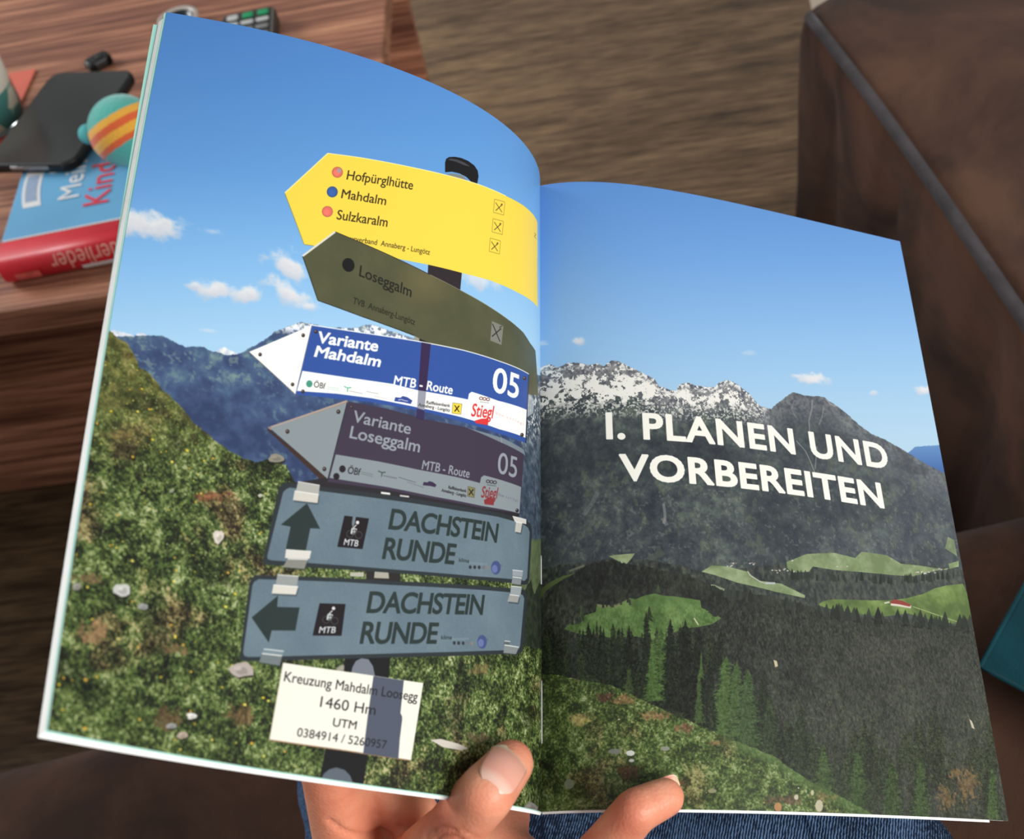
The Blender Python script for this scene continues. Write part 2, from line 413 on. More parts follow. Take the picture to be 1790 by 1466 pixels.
SKY = [(10, (70, 128, 199)), (150, (79, 139, 206)), (300, (95, 155, 216)), (450, (128, 184, 233)), (600, (166, 208, 238)), (720, (180, 212, 232)), (850, (186, 212, 230))]
def paint_left():
    p = Page(0); X, Y = p.X, p.Y
    p.img = mixc(SKY, Y + (vnoise(3, 3, 3) - .5) * 4 + 0 * X)
    cloud(p, 262, 396, 74, 24, 11, .06); cloud(p, 222, 390, 40, 22, 12); cloud(p, 372, 404, 24, 7, 13, .15, .45)
    cloud(p, 372, 507, 36, 17, 14, .1); cloud(p, 436, 515, 28, 15, 15, -.1); cloud(p, 340, 498, 14, 8, 141, 0, .8)
    cloud(p, 505, 466, 40, 22, 16, .55); cloud(p, 503, 512, 42, 19, 17, .5); cloud(p, 540, 535, 26, 8, 18, .1, .9)
    cloud(p, 840, 492, 38, 16, 19, .2, .8); cloud(p, 790, 480, 20, 8, 191, .2, .5); cloud(p, 365, 578, 24, 5, 20, .1, .5)
    # distant snow tops, blue ranges
    sn = ridge(p, [(100, 700), (185, 590), (192, 580), (200, 577), (212, 580), (226, 584), (236, 588), (240, 583), (250, 582), (262, 587), (275, 600), (370, 620), (384, 610), (392, 606), (400, 611), (414, 617), (430, 640), (960, 660)], 31, 1.5, 8)
    over(p, sn, mixc([(0, (196, 205, 220)), (1, (246, 246, 244))], fbm(10, 32, 3) * 2 - .5))
    n1 = fbm(40, 33, 5); n2 = fbm(16, 34, 4)
    far = ridge(p, [(100, 600), (193, 586), (215, 588), (240, 587), (262, 587), (276, 586), (292, 590), (310, 600), (324, 606), (350, 605), (372, 614), (392, 619), (410, 621), (425, 615), (455, 598), (470, 589), (480, 580), (500, 572), (525, 563), (545, 566), (570, 572), (600, 573), (625, 573), (640, 568), (655, 569), (672, 575), (700, 584), (725, 592), (760, 610), (960, 660)], 35, 2.2, 10)
    bl = mixc([(0, (48, 62, 98)), (.35, (62, 82, 120)), (.55, (74, 98, 130)), (.75, (100, 126, 138)), (1, (134, 154, 148))], (n1 * .7 + n2 * .3) * 1.5 - .28 - sst(630, 760, Y) * .28)
    over(p, far, bl)
    # snow and rock on the right-hand range
    rock = far * sst(595, 575, Y - (X - 545) * .12) * sst(455, 485, X)
    over(p, rock * .8, mixc([(0, (104, 122, 150)), (1, (150, 160, 172))], n2))
    over(p, rock * sst(.48, .6, fbm(9, 36, 3) + sst(590, 565, Y) * .1), C_(238, 240, 244))
    over(p, far * sst(.62, .7, fbm(12, 37, 3)) * sst(700, 650, Y) * .45, C_(140, 165, 150))
    over(p, far * sst(440, 470, X) * sst(.6, .7, n2) * sst(620, 680, Y) * .4, C_(110, 140, 140))
    # dark gutter strip with snow band, forest and a meadow, continuing across the fold
    g = sst(905, 912, X) * sst(655, 690, Y)
    over(p, g, mixc([(0, (44, 56, 70)), (.5, (70, 84, 98)), (1, (120, 134, 146))], n2 * 1.3 - .1 - sst(760, 950, Y) * .3))
    over(p, g * sst(.55, .66, fbm(8, 38, 3)) * sst(790, 740, Y), C_(225, 228, 228))
    over(p, sst(880, 884, X) * sst(940, 946, Y), C_(84, 98, 66) * (.8 + .4 * n2)[..., None])
    over(p, sst(880, 884, X) * ridge(p, [(800, 1030), (918, 1030), (928, 1012), (934, 1040), (950, 1000)], 39, 3, 8), mixc([(0, (20, 26, 20)), (1, (58, 66, 50))], fbm(14, 40, 4)))
    # the meadow slope
    gr = ridge(p, [(100, 500), (188, 575), (196, 580), (206, 592), (222, 598), (236, 622), (244, 642), (262, 652), (282, 680), (300, 694), (318, 712), (338, 738), (362, 758), (386, 776), (402, 790), (425, 800), (445, 808), (462, 806), (476, 802), (500, 812), (520, 850), (600, 885), (700, 900), (870, 930), (896, 1000), (905, 1110), (915, 1128), (960, 1136)], 41, 4, 18)
    G = grass(42)
    up = sst(860, 640, Y)[..., None] * .62
    G = G * (1 - up) + mixc([(.2, (44, 42, 24)), (.45, (104, 104, 48)), (.6, (146, 136, 68)), (.8, (180, 162, 96))], fbm(18, 43, 4) * .8 + fbm(4, 44, 2) * .25) * up
    drk = sst(.58, .72, fbm(70, 45, 4, 1.4))[..., None] * .55
    G = G * (1 - drk) + G * .38 * drk
    over(p, gr, G)
    # dry patches, rocks, flowers
    for (x, y, rx, ry, c) in ((150, 1010, 34, 14, (120, 96, 66)), (165, 1105, 34, 24, (146, 112, 78)), (375, 868, 34, 14, (134, 84, 54)), (306, 1132, 36, 14, (110, 90, 58)), (285, 1255, 38, 24, (92, 70, 48)), (420, 1250, 30, 26, (104, 80, 52)), (205, 760, 30, 12, (120, 104, 60)), (280, 655, 26, 10, (170, 140, 70)), (230, 620, 20, 9, (84, 72, 36)), (830, 1290, 24, 14, (100, 84, 60)), (840, 1170, 24, 12, (112, 100, 60))):
        d = np.sqrt(((X - x) / rx) ** 2 + ((Y - y) / ry) ** 2)
        a = sst(.25, .75, 1.15 - d + (n2 - .5) * 1.6 + (fbm(5, 47, 2) - .5) * .8) * .85
        over(p, a * gr, C_(*c) * (.55 + .9 * fbm(5, int(x), 3))[..., None])
    inm = lambda x, y: x < 905 and y > np.interp(x, [188, 236, 300, 362, 402, 445, 500, 600, 800], [600, 640, 712, 775, 805, 822, 830, 980, 1140])
    blades(p, 48, 26000, [(150, 172, 90), (120, 150, 70), (60, 84, 36), (36, 50, 24), (180, 190, 120)], inm)
    speck(p, 49, 5200, [(190, 200, 130), (222, 206, 70), (206, 214, 150)], lambda x, y: inm(x, y) and y < 1010, (.8, 1.8))
    speck(p, 50, 700, [(236, 204, 40), (240, 220, 90), (220, 170, 50)], lambda x, y: inm(x, y) and x < 520, (1.6, 3.2), .95)
    def rockp(x, y, rx, ry, c, seed):
        r = np.random.default_rng(seed); a = np.linspace(0, 2 * np.pi, 11, endpoint=False); k = r.uniform(.72, 1.15, 11)
        P = np.stack([x + rx * np.cos(a) * k, y + ry * np.sin(a) * k], 1); p.poly(P + (1.5, 3), C_(30, 30, 22), .7); p.poly(P, C_(*c))
        p.poly(P * .5 + np.array([x + rx * .15, y + ry * .3]) * .5, C_(*(np.array(c) * .82)), .8)
        p.poly(P * .3 + np.array([x - rx * .3, y - ry * .3]) * .7, C_(*np.minimum(np.array(c) * 1.08, 255)), .9)
    for i, a in enumerate([(383, 938, 10, 12, (214, 204, 190)), (214, 1031, 15, 12, (196, 196, 190)), (250, 1060, 9, 6, (150, 150, 146)), (420, 1171, 24, 14, (178, 166, 158)), (335, 1251, 9, 7, (226, 222, 214)), (300, 1268, 11, 6, (150, 150, 146)), (318, 1285, 10, 7, (176, 160, 142)), (134, 1025, 9, 7, (150, 146, 138)), (483, 800, 15, 8, (140, 134, 120)), (838, 1344, 20, 14, (132, 122, 118)), (928, 1410, 14, 9, (126, 120, 116)), (600, 1170, 14, 9, (150, 146, 130)), (300, 858, 4, 4, (150, 150, 130)), (455, 866, 5, 3, (200, 196, 180))]): rockp(*a, 60 + i)
    p.poly([(752, 1293), (770, 1291), (800, 1299), (820, 1308), (806, 1311), (775, 1306)], C_(206, 198, 186))
    # post below the plates
    BK = C_(22, 22, 24)
    p.poly([(603, 1140), (683, 1140), (678, 1200), (600, 1200)], BK)
    p.poly([(613, 1182), (616, 1166), (622, 1155), (632, 1150), (644, 1152), (652, 1164), (656, 1184)], C_(116, 122, 132))
    p.poly([(570, 1305), (643, 1318), (635, 1372), (558, 1362)], BK)
    p.poly([(561, 1362), (566, 1352), (576, 1344), (588, 1341), (602, 1345), (612, 1355), (617, 1368)], C_(92, 100, 110))
    # cap and post between the upper plates
    p.poly([(776, 306), (790, 303), (808, 306), (822, 320), (800, 320)], C_(128, 132, 130))
    p.poly([(778, 301), (778, 284), (780, 277.5), (785, 274.5), (795, 274), (806, 276), (818, 281), (829, 289), (835, 298), (836.5, 308), (834, 322), (824, 318), (815, 309), (803, 303), (790, 300)], C_(20, 20, 22))
    p.poly([(782, 279), (788, 277), (800, 279), (812, 284), (822, 291), (812, 289), (798, 283)], C_(78, 78, 84), .8)
    p.poly([(749, 455), (808, 470), (804, 512), (747, 490)], C_(46, 38, 42))
    # yellow plate
    YL = [(497.8, 337), (573, 267.8), (631, 275.6), (721.7, 292.8), (776, 305), (833, 321), (884.6, 342.6), (914.7, 359), (933, 376), (939.5, 388), (940, 537), (902.7, 510), (857, 490), (807.6, 477), (749, 462.6), (697.5, 452.7), (548, 429.4), (531.6, 427)]
    p.poly(YL, C_(250, 217, 66)); p.line([(498, 337), (573, 267.8), (631, 275.6), (721.7, 292.8), (776, 305), (833, 321), (884.6, 342.6)], 1.6, C_(252, 240, 170)); p.line([(498, 338), (531.6, 427), (548, 429.4)], 1.2, C_(150, 120, 30), .7)
    for (x, y, c) in ((589.8, 301, (228, 112, 92)), (580.8, 335.3, (52, 92, 160)), (572.3, 369.7, (232, 110, 92))):
        p.ell((x, y), 9.6, 9.6, C_(c[0] * .8, c[1] * .8, c[2] * .8)); p.ell((x, y), 8.4, 8.4, C_(*c)); p.ell((x - 1, y + 1), 5, 5, C_(*np.minimum(np.array(c) * 1.12, 255)), .6)
    p.ell((593, 298), 4, 4, C_(160, 160, 170), .8)
    TXC = C_(66, 54, 26)
    p.text('Hofpürglhütte', (605.5, 313.5), (721, 331.5), (608.5, 297.5), TXC, .006)
    p.text('Mahdalm', (596, 346), (674, 358.5), (599, 330.5), TXC, .006)
    p.text('Sulzkaralm', (588, 383), (676.5, 396.5), (591, 366.5), TXC, .006)
    p.text('urverband  Annaberg - Lungötz', (612, 421), (751, 445.3), (613.6, 411.8), TXC, .002)
    for (x, y) in ((872.5, 362), (870, 396), (865, 430)):
        q = [(x - 8, y - 14), (x + 10, y - 9), (x + 8, y + 14), (x - 10, y + 9)]
        p.line(q + q[:1], 1.1, C_(150, 128, 44)); p.line([(x - 6, y - 8), (x + 5, y + 9)], 1.8, TXC); p.line([(x + 6, y - 5), (x - 6, y + 6)], 1.3, TXC); p.line([(x + 6, y - 6), (x + 3, y - 5), (x + 5, y - 2)], 1., TXC)
    p.line([(934, 407), (937, 410), (934, 413), (937, 417)], 1.1, TXC); p.line([(939, 450), (939, 520)], 1., TXC, .5)
    # clamps behind the blue plate
    p.poly([(724, 588), (748, 594), (752, 612), (722, 606)], C_(150, 150, 140)); p.poly([(733, 590), (740, 592), (740, 606), (733, 604)], C_(40, 36, 36)); p.poly([(738, 585), (756, 588), (754, 610), (740, 606)], C_(44, 36, 44))
    p.poly([(765, 736), (880, 766), (916, 786), (918, 796), (790, 760)], C_(118, 130, 140)); p.poly([(916, 690), (928, 690), (934, 700), (932, 722), (920, 730)], C_(176, 186, 190), .8)
    p.line([(930, 735), (934, 722)], 2.2, C_(230, 234, 236))
    # olive plate
    OL = [(529, 447), (586, 405), (631, 424), (697.5, 453.6), (751.8, 480), (804.6, 507), (857, 537), (890.6, 560), (914.7, 581), (926.8, 599.8), (936, 613), (936.5, 694), (926, 689), (840, 660), (754.8, 601), (724.7, 587.5), (631, 553), (555.7, 525)]
    oc = mixc([(0, (76, 78, 52)), (1, (90, 90, 62))], fbm(60, 51, 3)); cor = sst(70, 0, np.hypot(X - 745, Y - 488))[..., None] * .5
    p.poly(OL, oc * (1 - cor) + C_(124, 108, 70) * cor)
    p.line([(529, 447.5), (586, 405)], 3.0, C_(226, 224, 210)); p.line([(586, 405), (631, 424), (697.5, 453.6), (751.8, 480)], 1.2, C_(40, 38, 28)); p.line([(751.8, 480), (804.6, 507), (857, 537), (890, 560)], 1.2, C_(150, 146, 120), .7); p.line([(529, 448), (555.7, 525), (631, 552.5), (724, 586)], 1.4, C_(40, 40, 32))
    p.ell((609, 463), 10.6, 12.2, C_(24, 22, 22), rot=-.3)
    p.text('Loseggalm', (627.5, 482), (718.5, 519.5), (630, 463.5), C_(34, 32, 24), .008)
    p.text('TVB  Annaberg-Lungötz', (616.5, 530), (724.7, 568), (618.5, 519.5), C_(38, 36, 26), .004)
    p.poly([(860, 561), (880, 570), (876.5, 603), (857, 595)], C_(128, 128, 118)); p.line([(861, 566), (874, 597)], 2.4, C_(36, 34, 30)); p.line([(876, 574), (860, 588)], 1.8, C_(36, 34, 30)); p.line([(877, 576), (873, 572), (878, 570)], 1.5, C_(60, 58, 50))
    # shaded and lit bike plates
    def plate(dark):
        if not dark:
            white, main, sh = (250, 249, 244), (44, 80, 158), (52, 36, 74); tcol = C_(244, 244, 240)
            arrow = [(435, 615), (546.7, 567.5), (545, 569), (516, 690)]
            P = [(545, 568.7), (631, 581.7), (736.7, 598), (754.8, 602), (812, 613), (872.5, 631.4), (908.7, 646.5), (924.4, 654), (919, 774.7), (872.5, 758), (803, 736), (751.8, 722), (650, 703), (589, 697), (516, 689)]
            W = [(528.6, 648), (610, 660), (685.5, 670.7), (730.7, 682), (818, 698), (819.7, 688), (824.5, 684.5), (870, 700), (920.7, 716), (918.5, 765), (872.5, 750), (803, 728), (740, 714), (650, 696), (589, 688), (519, 683)]
        else:
            white, main, sh = (136, 146, 150), (62, 52, 70), (62, 52, 70); tcol = C_(146, 152, 160)
            arrow = [(467.7, 747.6), (608.5, 701), (606, 705), (573, 842)]
            P = [(608.5, 701.4), (676, 714), (742.8, 732.5), (812, 746), (872.5, 771.7), (916, 794), (908.7, 898), (842, 888), (760, 872), (676, 856), (573, 842)]
            W = [(587, 794), (660, 806), (733, 821), (800, 834), (839, 844), (841, 834), (846, 830.5), (880, 840), (911, 851), (908, 897), (842, 884), (760, 868), (676, 851), (576, 835)]
        if dark:
            p.poly([(467, 747), (606, 699), (610, 704), (472, 752)], C_(150, 130, 118)); p.poly([(467, 747), (474, 752), (578, 838), (572, 845), (560, 838), (469, 753)], C_(62, 44, 38))
            p.poly([(573, 834), (676, 852), (760, 868), (908, 896), (907, 903), (913, 914), (770, 882), (640, 860), (540, 852), (500, 846)], C_(42, 38, 42))
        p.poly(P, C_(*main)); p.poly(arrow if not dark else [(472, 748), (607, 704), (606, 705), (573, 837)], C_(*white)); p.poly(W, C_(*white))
        if dark:
            p.line([(607, 703), (573, 838)], 1.4, C_(40, 34, 40)); p.line([(474, 746), (606, 701)], 2.6, C_(176, 160, 148), .8)
        else:
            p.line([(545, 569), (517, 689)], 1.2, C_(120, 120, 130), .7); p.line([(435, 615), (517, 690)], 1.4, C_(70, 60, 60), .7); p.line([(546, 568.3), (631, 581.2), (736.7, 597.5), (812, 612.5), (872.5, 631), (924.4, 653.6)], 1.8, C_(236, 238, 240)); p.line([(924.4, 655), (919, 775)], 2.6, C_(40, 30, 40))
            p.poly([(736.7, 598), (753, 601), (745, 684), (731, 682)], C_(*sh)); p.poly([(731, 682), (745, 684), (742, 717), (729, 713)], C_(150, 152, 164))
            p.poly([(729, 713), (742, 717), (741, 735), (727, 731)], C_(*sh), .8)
        o = (lambda x, y: (x, y)) if not dark else (lambda x, y: (x * .955 + 82.5 + (y - 670) * -.02, y * .955 + 150 + (x - 700) * .055 * 1.0 + 31))
        if not dark:
            p.text('Variante', (553, 598), (660, 614), (557.2, 578.5), tcol, .03); p.text('Mahdalm', (548.5, 622.4), (664, 641), (554.3, 603.5), tcol, .03)
            p.text('MTB - Route', (687.5, 672), (790.5, 689), (690.6, 656), tcol, .022); p.text('05', (859.5, 683), (906, 697), (864, 640.5), tcol, .018)
            L = dict(c=(540.7, 670.7), cc=(70, 150, 128), ob=((548, 676), (568, 680), (549.6, 666)), tc=(70, 70, 70), ln=[(571, 677), (593, 681)], sq=(608, 682), sc=(90, 180, 150), l2=[(640, 684), (662, 688)], ov=(705, 699), oc=(48, 72, 150),
                     r1=((745, 705.5), (786.5, 711.5), (746, 700)), r2=((731, 709.5), (786.3, 719.8), (732, 704)), bx=[(791.6, 703.8), (807.6, 706), (805.5, 724), (790, 722)], bc=(242, 214, 60),
                     st=((823, 727), (861, 731), (827, 705), (222, 44, 44)), lg=[(830, 735), (842, 731.5), (854, 731.5), (853, 743), (831, 739.5)], cr=(847, 697), fl=[(866.5, 724), (914.7, 743)], fc=(226, 130, 120))
        else:
            p.text('Variante', (615, 736.4), (716.8, 758.8), (619.5, 716.8), tcol, .014); p.text('Loseggalm', (610.5, 764.8), (733, 790.5), (614.6, 744), tcol, .014)
            p.text('MTB - Route', (737, 819.4), (820, 835), (740, 804), tcol, .012); p.text('05', (869, 826), (903, 835.5), (872, 789.5), tcol, .006)
            L = dict(c=(598.6, 819.4), cc=(36, 30, 36), ob=((607, 827), (629, 831), (609.5, 815)), tc=(34, 30, 36), ln=[(631, 826), (652, 831)], sq=(668, 830), sc=(60, 80, 76), l2=[(697, 834), (727, 843)], ov=(751, 846), oc=(56, 40, 70),
                     r1=((783.5, 853.7), (815, 860.5), (784.5, 848.5)), r2=((771.4, 858.7), (814.6, 868.8), (772.5, 853.5)), bx=[(818, 850), (830.5, 853), (829, 869.5), (817, 867)], bc=(130, 124, 86),
                     st=((840.5, 869), (868.5, 871), (844, 849.5), (134, 44, 50)), lg=[(846, 874), (854, 869), (864, 872), (863, 883), (847, 881)], cr=(859, 842), fl=[(871, 866), (905, 877)], fc=(70, 60, 66))
        p.ell(L['c'], 5.6, 6.2, C_(*L['cc'])); p.text('ÖBf', *L['ob'], C_(*L['tc']), .004)
        (ax, ay), (bx, by) = L['ln']
        for dy in (-1.6, 1.8): p.line([(ax, ay + dy), (bx, by + dy)], 1., C_(*L['sc']), .5)
        sx, sy = L['sq']; sc = C_(*L['sc'])
        p.line([(sx - 7, sy - 7), (sx, sy - 4), (sx + 6, sy - 5)], 1.8, sc); p.line([(sx, sy - 4), (sx - 1, sy + 3)], 1.8, sc); p.line([(sx + 2, sy + 1), (sx + 26, sy + 6)], 1.8, C_(*L['tc']), .3)
        (ax, ay), (bx, by) = L['l2']; p.line([(ax, ay), (bx, by)], 1., C_(*L['tc']), .5); p.line([(ax + 14, ay + 8), (bx + 14, by + 9)], 1.2, C_(*L['tc']), .25)
        x, y = L['ov']; k = 1. if not dark else .75
        p.poly([(x - 16 * k, y + 2), (x - 14 * k, y - 5 * k), (x - 5 * k, y - 4 * k), (x - 1, y - 7 * k), (x + 7 * k, y - 5 * k), (x + 16 * k, y + 1), (x + 13 * k, y + 7 * k), (x, y + 4 * k)], C_(*L['oc']))
        if not dark: p.line([(x - 9, y), (x - 3, y - 1), (x + 2, y + 1), (x + 8, y + 2)], 1.1, C_(230, 230, 240))
        p.text('Raiffeisenbank', *L['r1'], C_(*L['tc']), .012); p.text('Annaberg - Lungötz', *L['r2'], C_(*L['tc']), .012)
        b = L['bx']; p.poly(b, C_(*L['bc'])); p.line([b[0], b[1], b[2], b[3], b[0]], .8, C_(60, 54, 30), .7); cx = sum(q[0] for q in b) / 4; cy = sum(q[1] for q in b) / 4
        p.line([(cx - 4, cy - 6), (cx + 4, cy + 6)], 2., C_(30, 26, 22)); p.line([(cx + 4, cy - 5), (cx - 4, cy + 5)], 2., C_(30, 26, 22))
        s = L['st']; p.text('Stiegl', s[0], s[1], s[2], C_(*s[3]), .014); p.poly(L['lg'], C_(*s[3])); x, y = L['cr']
        for dx in (-6, 0, 6): p.ring((x + dx, y + dx * .15), 3.6, 3.2, 1.5, C_(120, 60, 60) if not dark else C_(50, 34, 44), .9, 12)
        p.line([(x - 8, y + 5), (x + 8, y + 7)], 1.1, C_(*L['tc']), .6)
        f = L['fl']; p.text('Eine  s s t i e g l', f[0], f[1], (f[0][0] + .8, f[0][1] - 4.5), C_(*L['fc']), .002, .55)
    plate(True); plate(False)
    for x, y in ((530, 586), (454.7, 619.5), (511.4, 671.8), (552.2, 579.5), (529.5, 684), (917, 661), (912.5, 760)): bolt(p, x, y)
    for x, y in ((591.5, 719.5), (502.5, 754), (567, 819.5)): bolt(p, x, y, 3.6, (50, 40, 38))
    p.ell((588, 832.5), 5.4, 6, C_(36, 28, 34)); bolt(p, 904, 892, 3, (40, 30, 34)); bolt(p, 614.5, 711.5, 2.6)
    p.line([(666, 861), (682, 863)], 3.2, C_(226, 226, 220)); p.line([(699, 866), (715, 868)], 2.4, C_(206, 206, 200)); p.line([(876, 763), (877, 774)], 1.4, C_(150, 156, 160))
    # the two long cycle-route plates
    p.poly([(640, 996), (700, 996), (700, 1022), (640, 1020)], C_(40, 38, 36)); p.poly([(655, 998), (679, 1000), (680, 1011), (654, 1010)], C_(168, 164, 150)); p.poly([(612, 1000), (636, 1000), (636, 1008), (612, 1007)], C_(180, 176, 160))
    def rr(pts, col): p.poly(pts, col)
    RIM = C_(44, 50, 54)
    rr([(493, 846), (497, 843.5), (560, 850), (640, 860), (713, 870), (800, 884), (870, 896), (920, 910), (927, 915), (930, 925), (925, 1014), (922, 1021), (916, 1022), (830, 1013), (713, 1003), (600, 995), (466, 986.5), (460, 984), (459.6, 979), (487.6, 852)], RIM)
    F1 = mixc([(0, (92, 112, 124)), (1, (112, 130, 140))], fbm(90, 52, 4)) + (vnoise(2, 2, 53)[..., None] - .5) * .03
    rr([(500, 855), (506, 852), (560, 858), (640, 868), (713, 878), (800, 892), (870, 903), (916, 917), (923, 922), (926, 930), (921.5, 1010), (917, 1015), (830, 1007), (713, 997), (600, 988), (474, 979), (468, 977), (467, 972), (495, 860)], F1)
    rr([(440, 1010), (447, 1005), (520, 1007), (600, 1010), (681.6, 1015), (780, 1020), (869, 1026), (912, 1030), (919, 1033), (922, 1040), (914, 1134), (912, 1140), (905, 1142.5), (800, 1146), (681.6, 1149), (560, 1152), (430, 1155.5), (421, 1154), (418.8, 1147), (436, 1018)], RIM)
    rr([(444, 1017), (452, 1012), (520, 1014), (600, 1017), (681.6, 1022), (780, 1027), (869, 1033), (908, 1037), (914, 1040), (916.5, 1046), (909, 1130), (906, 1134.5), (900, 1136), (800, 1139), (681.6, 1142), (560, 1145), (434, 1148), (427, 1146), (425, 1140), (441, 1024)], F1)
    DK = C_(40, 52, 50)
    p.poly([(536.7, 879.4), (559.6, 923.9), (542.5, 923), (534.5, 962.5), (499.5, 959.5), (508, 920.5), (490.7, 917)], DK)
    p.poly([(439.7, 1079), (486, 1040.6), (484.5, 1060.5), (523.6, 1061.5), (516.4, 1102), (475, 1101.6), (469.8, 1122.9)], DK)
    for (q, m, cc) in (([(602, 901), (645, 906), (633.7, 959.5), (589.5, 955.5)], ((600.5, 952), (625.5, 955), (603, 941)), (619, 928)), ([(558.6, 1054), (604, 1055.5), (597, 1111), (546.4, 1110.5)], ((557, 1106), (586, 1106), (559.5, 1095)), (577, 1078))):
        p.poly(q, C_(28, 22, 26)); p.text('MTB', *m, C_(200, 204, 206), .016)
        x, y = cc
        p.ring((x - 7, y + 5), 6.5, 6.5, 1., C_(120, 120, 120), .6); p.ring((x + 8, y + 7), 6.5, 6.5, 1., C_(120, 120, 120), .6)
        p.ell((x + 6, y - 15), 3., 3.2, C_(216, 216, 216), n=10)
        p.line([(x + 4, y - 11), (x - 2, y - 5), (x + 5, y - 3)], 1.6, C_(210, 210, 210)); p.line([(x - 3, y - 5), (x - 5, y + 5)], 2.6, C_(196, 210, 206)); p.line([(x - 1, y - 4), (x + 2, y + 2), (x - 4, y + 1)], 1.5, C_(200, 205, 205)); p.line([(x - 5, y + 5), (x, y + 5), (x + 5, y - 3)], 1., C_(150, 150, 150))
    x, y = 619, 928
    p.poly([(x - 2, y - 26), (x + 3, y - 25), (x + 1, y - 12), (x - 3, y - 6), (x - 4, y - 14)], C_(110, 128, 134))
    p.text('DACHSTEIN', (678.5, 923.5), (868.4, 947.7), (685, 888.5), DK, .024, space=.93); p.text('RUNDE', (667.5, 975.5), (793.6, 985.5), (674.5, 939), DK, .024, space=.93)
    p.text('DACHSTEIN', (640, 1070), (843.7, 1073.6), (646.5, 1033), DK, .024, space=.93); p.text('RUNDE', (628.4, 1123.8), (763, 1123.8), (635, 1086), DK, .024, space=.93)
    for (a, b, ex, d0, c, up) in (((802, 981.5), (820, 983.5), (852, 986), (822, 991), (866.8, 992), 7), ((770.8, 1117), (789.5, 1117), (820, 1116), (794, 1123.5), (842.7, 1121.5), 7)):
        p.text('klima', a, b, (a[0] + 1, a[1] - up), DK, .006); p.line([b, ex], 3., C_(150, 160, 166), .25)
        for k in range(5): p.ell((d0[0] + k * 7.8, d0[1] + k * .2), 2.6, 3.2, C_(*((46, 50, 56), (46, 50, 56), (50, 54, 60), (110, 108, 110), (130, 122, 112))[k]), n=12)
        p.ell(c, 8.4, 12, C_(66, 78, 124)); p.ell((c[0] - 2, c[1] + 2), 5, 7, C_(112, 126, 176), .7); p.ell((c[0] + 9, c[1] - 4), 2, 2, C_(90, 90, 110), .6, n=8)
    def clip(top, bot, ct, cb):
        p.poly([(q[0] + 1.5, q[1] + 3) for q in bot], C_(50, 56, 60), .5); p.poly(top, C_(*ct)); p.poly(bot, C_(*cb)); p.line([top[0], top[1]], 1.4, C_(232, 232, 226), .8); p.line([bot[0], bot[1]], 1.6, C_(240, 238, 230), .8)
    clip([(521, 841.5), (559, 848), (557, 864), (517, 859)], [(515, 858), (557, 864), (555, 879), (512, 874)], (172, 172, 166), (206, 202, 190))
    clip([(500, 960.5), (544, 963.5), (541, 976.5), (498, 975)], [(503, 976.5), (538, 977.5), (532, 994), (494, 991)], (216, 212, 202), (134, 134, 126))
    clip([(485, 1004), (522, 1007), (519, 1023), (482, 1021)], [(478, 1022), (521, 1025), (517, 1039), (475, 1037)], (150, 154, 152), (214, 210, 198))
    clip([(461, 1134), (496, 1138), (493, 1146), (459, 1142)], [(458, 1142), (493, 1146), (489, 1163), (453, 1157)], (120, 138, 146), (112, 122, 124))
    clip([(896, 902), (920, 908), (920, 916), (900, 912)], [(902, 912), (913, 914), (910, 931), (900, 929)], (206, 204, 198), (190, 188, 180))
    clip([(896, 996), (914, 998), (913, 1008), (896, 1006)], [(896, 1008), (912, 1010), (910, 1022), (894, 1020)], (150, 158, 162), (130, 138, 142))
    clip([(893, 1024), (912, 1026), (910, 1040), (892, 1038)], [(891, 1039), (908, 1041), (905, 1053), (887, 1051)], (150, 158, 160), (156, 156, 152))
    clip([(882, 1120), (892, 1121), (890, 1127), (880, 1126)], [(882, 1127), (907, 1131), (902, 1143), (880, 1141)], (90, 98, 102), (130, 136, 136))
    # white position plate with the post's shadow across it
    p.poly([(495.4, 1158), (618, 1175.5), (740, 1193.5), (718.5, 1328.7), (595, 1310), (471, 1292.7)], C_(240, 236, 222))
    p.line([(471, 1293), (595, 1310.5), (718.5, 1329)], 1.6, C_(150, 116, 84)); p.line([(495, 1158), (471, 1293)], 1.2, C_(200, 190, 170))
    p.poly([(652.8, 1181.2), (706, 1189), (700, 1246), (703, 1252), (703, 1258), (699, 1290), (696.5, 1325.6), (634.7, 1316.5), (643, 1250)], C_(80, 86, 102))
    BT = C_(34, 34, 38)
    p.text('Kreuzung Mahdalm Loosegg', (495.8, 1190.3), (729, 1225.5), (499, 1173), BT, .002); p.text('1460 Hm', (559, 1235), (655.5, 1249.5), (562, 1216.6), BT, 0.)
    p.text('UTM', (581, 1268.8), (622, 1274.5), (583.7, 1254.5), BT, .004); p.text('0384914 / 5260957', (518.5, 1286.4), (675, 1308.5), (521, 1271.5), BT, -.006)
    for x, y in ((498, 1161.5), (712, 1320)): bolt(p, x, y, 1.6) if False else None
    return p

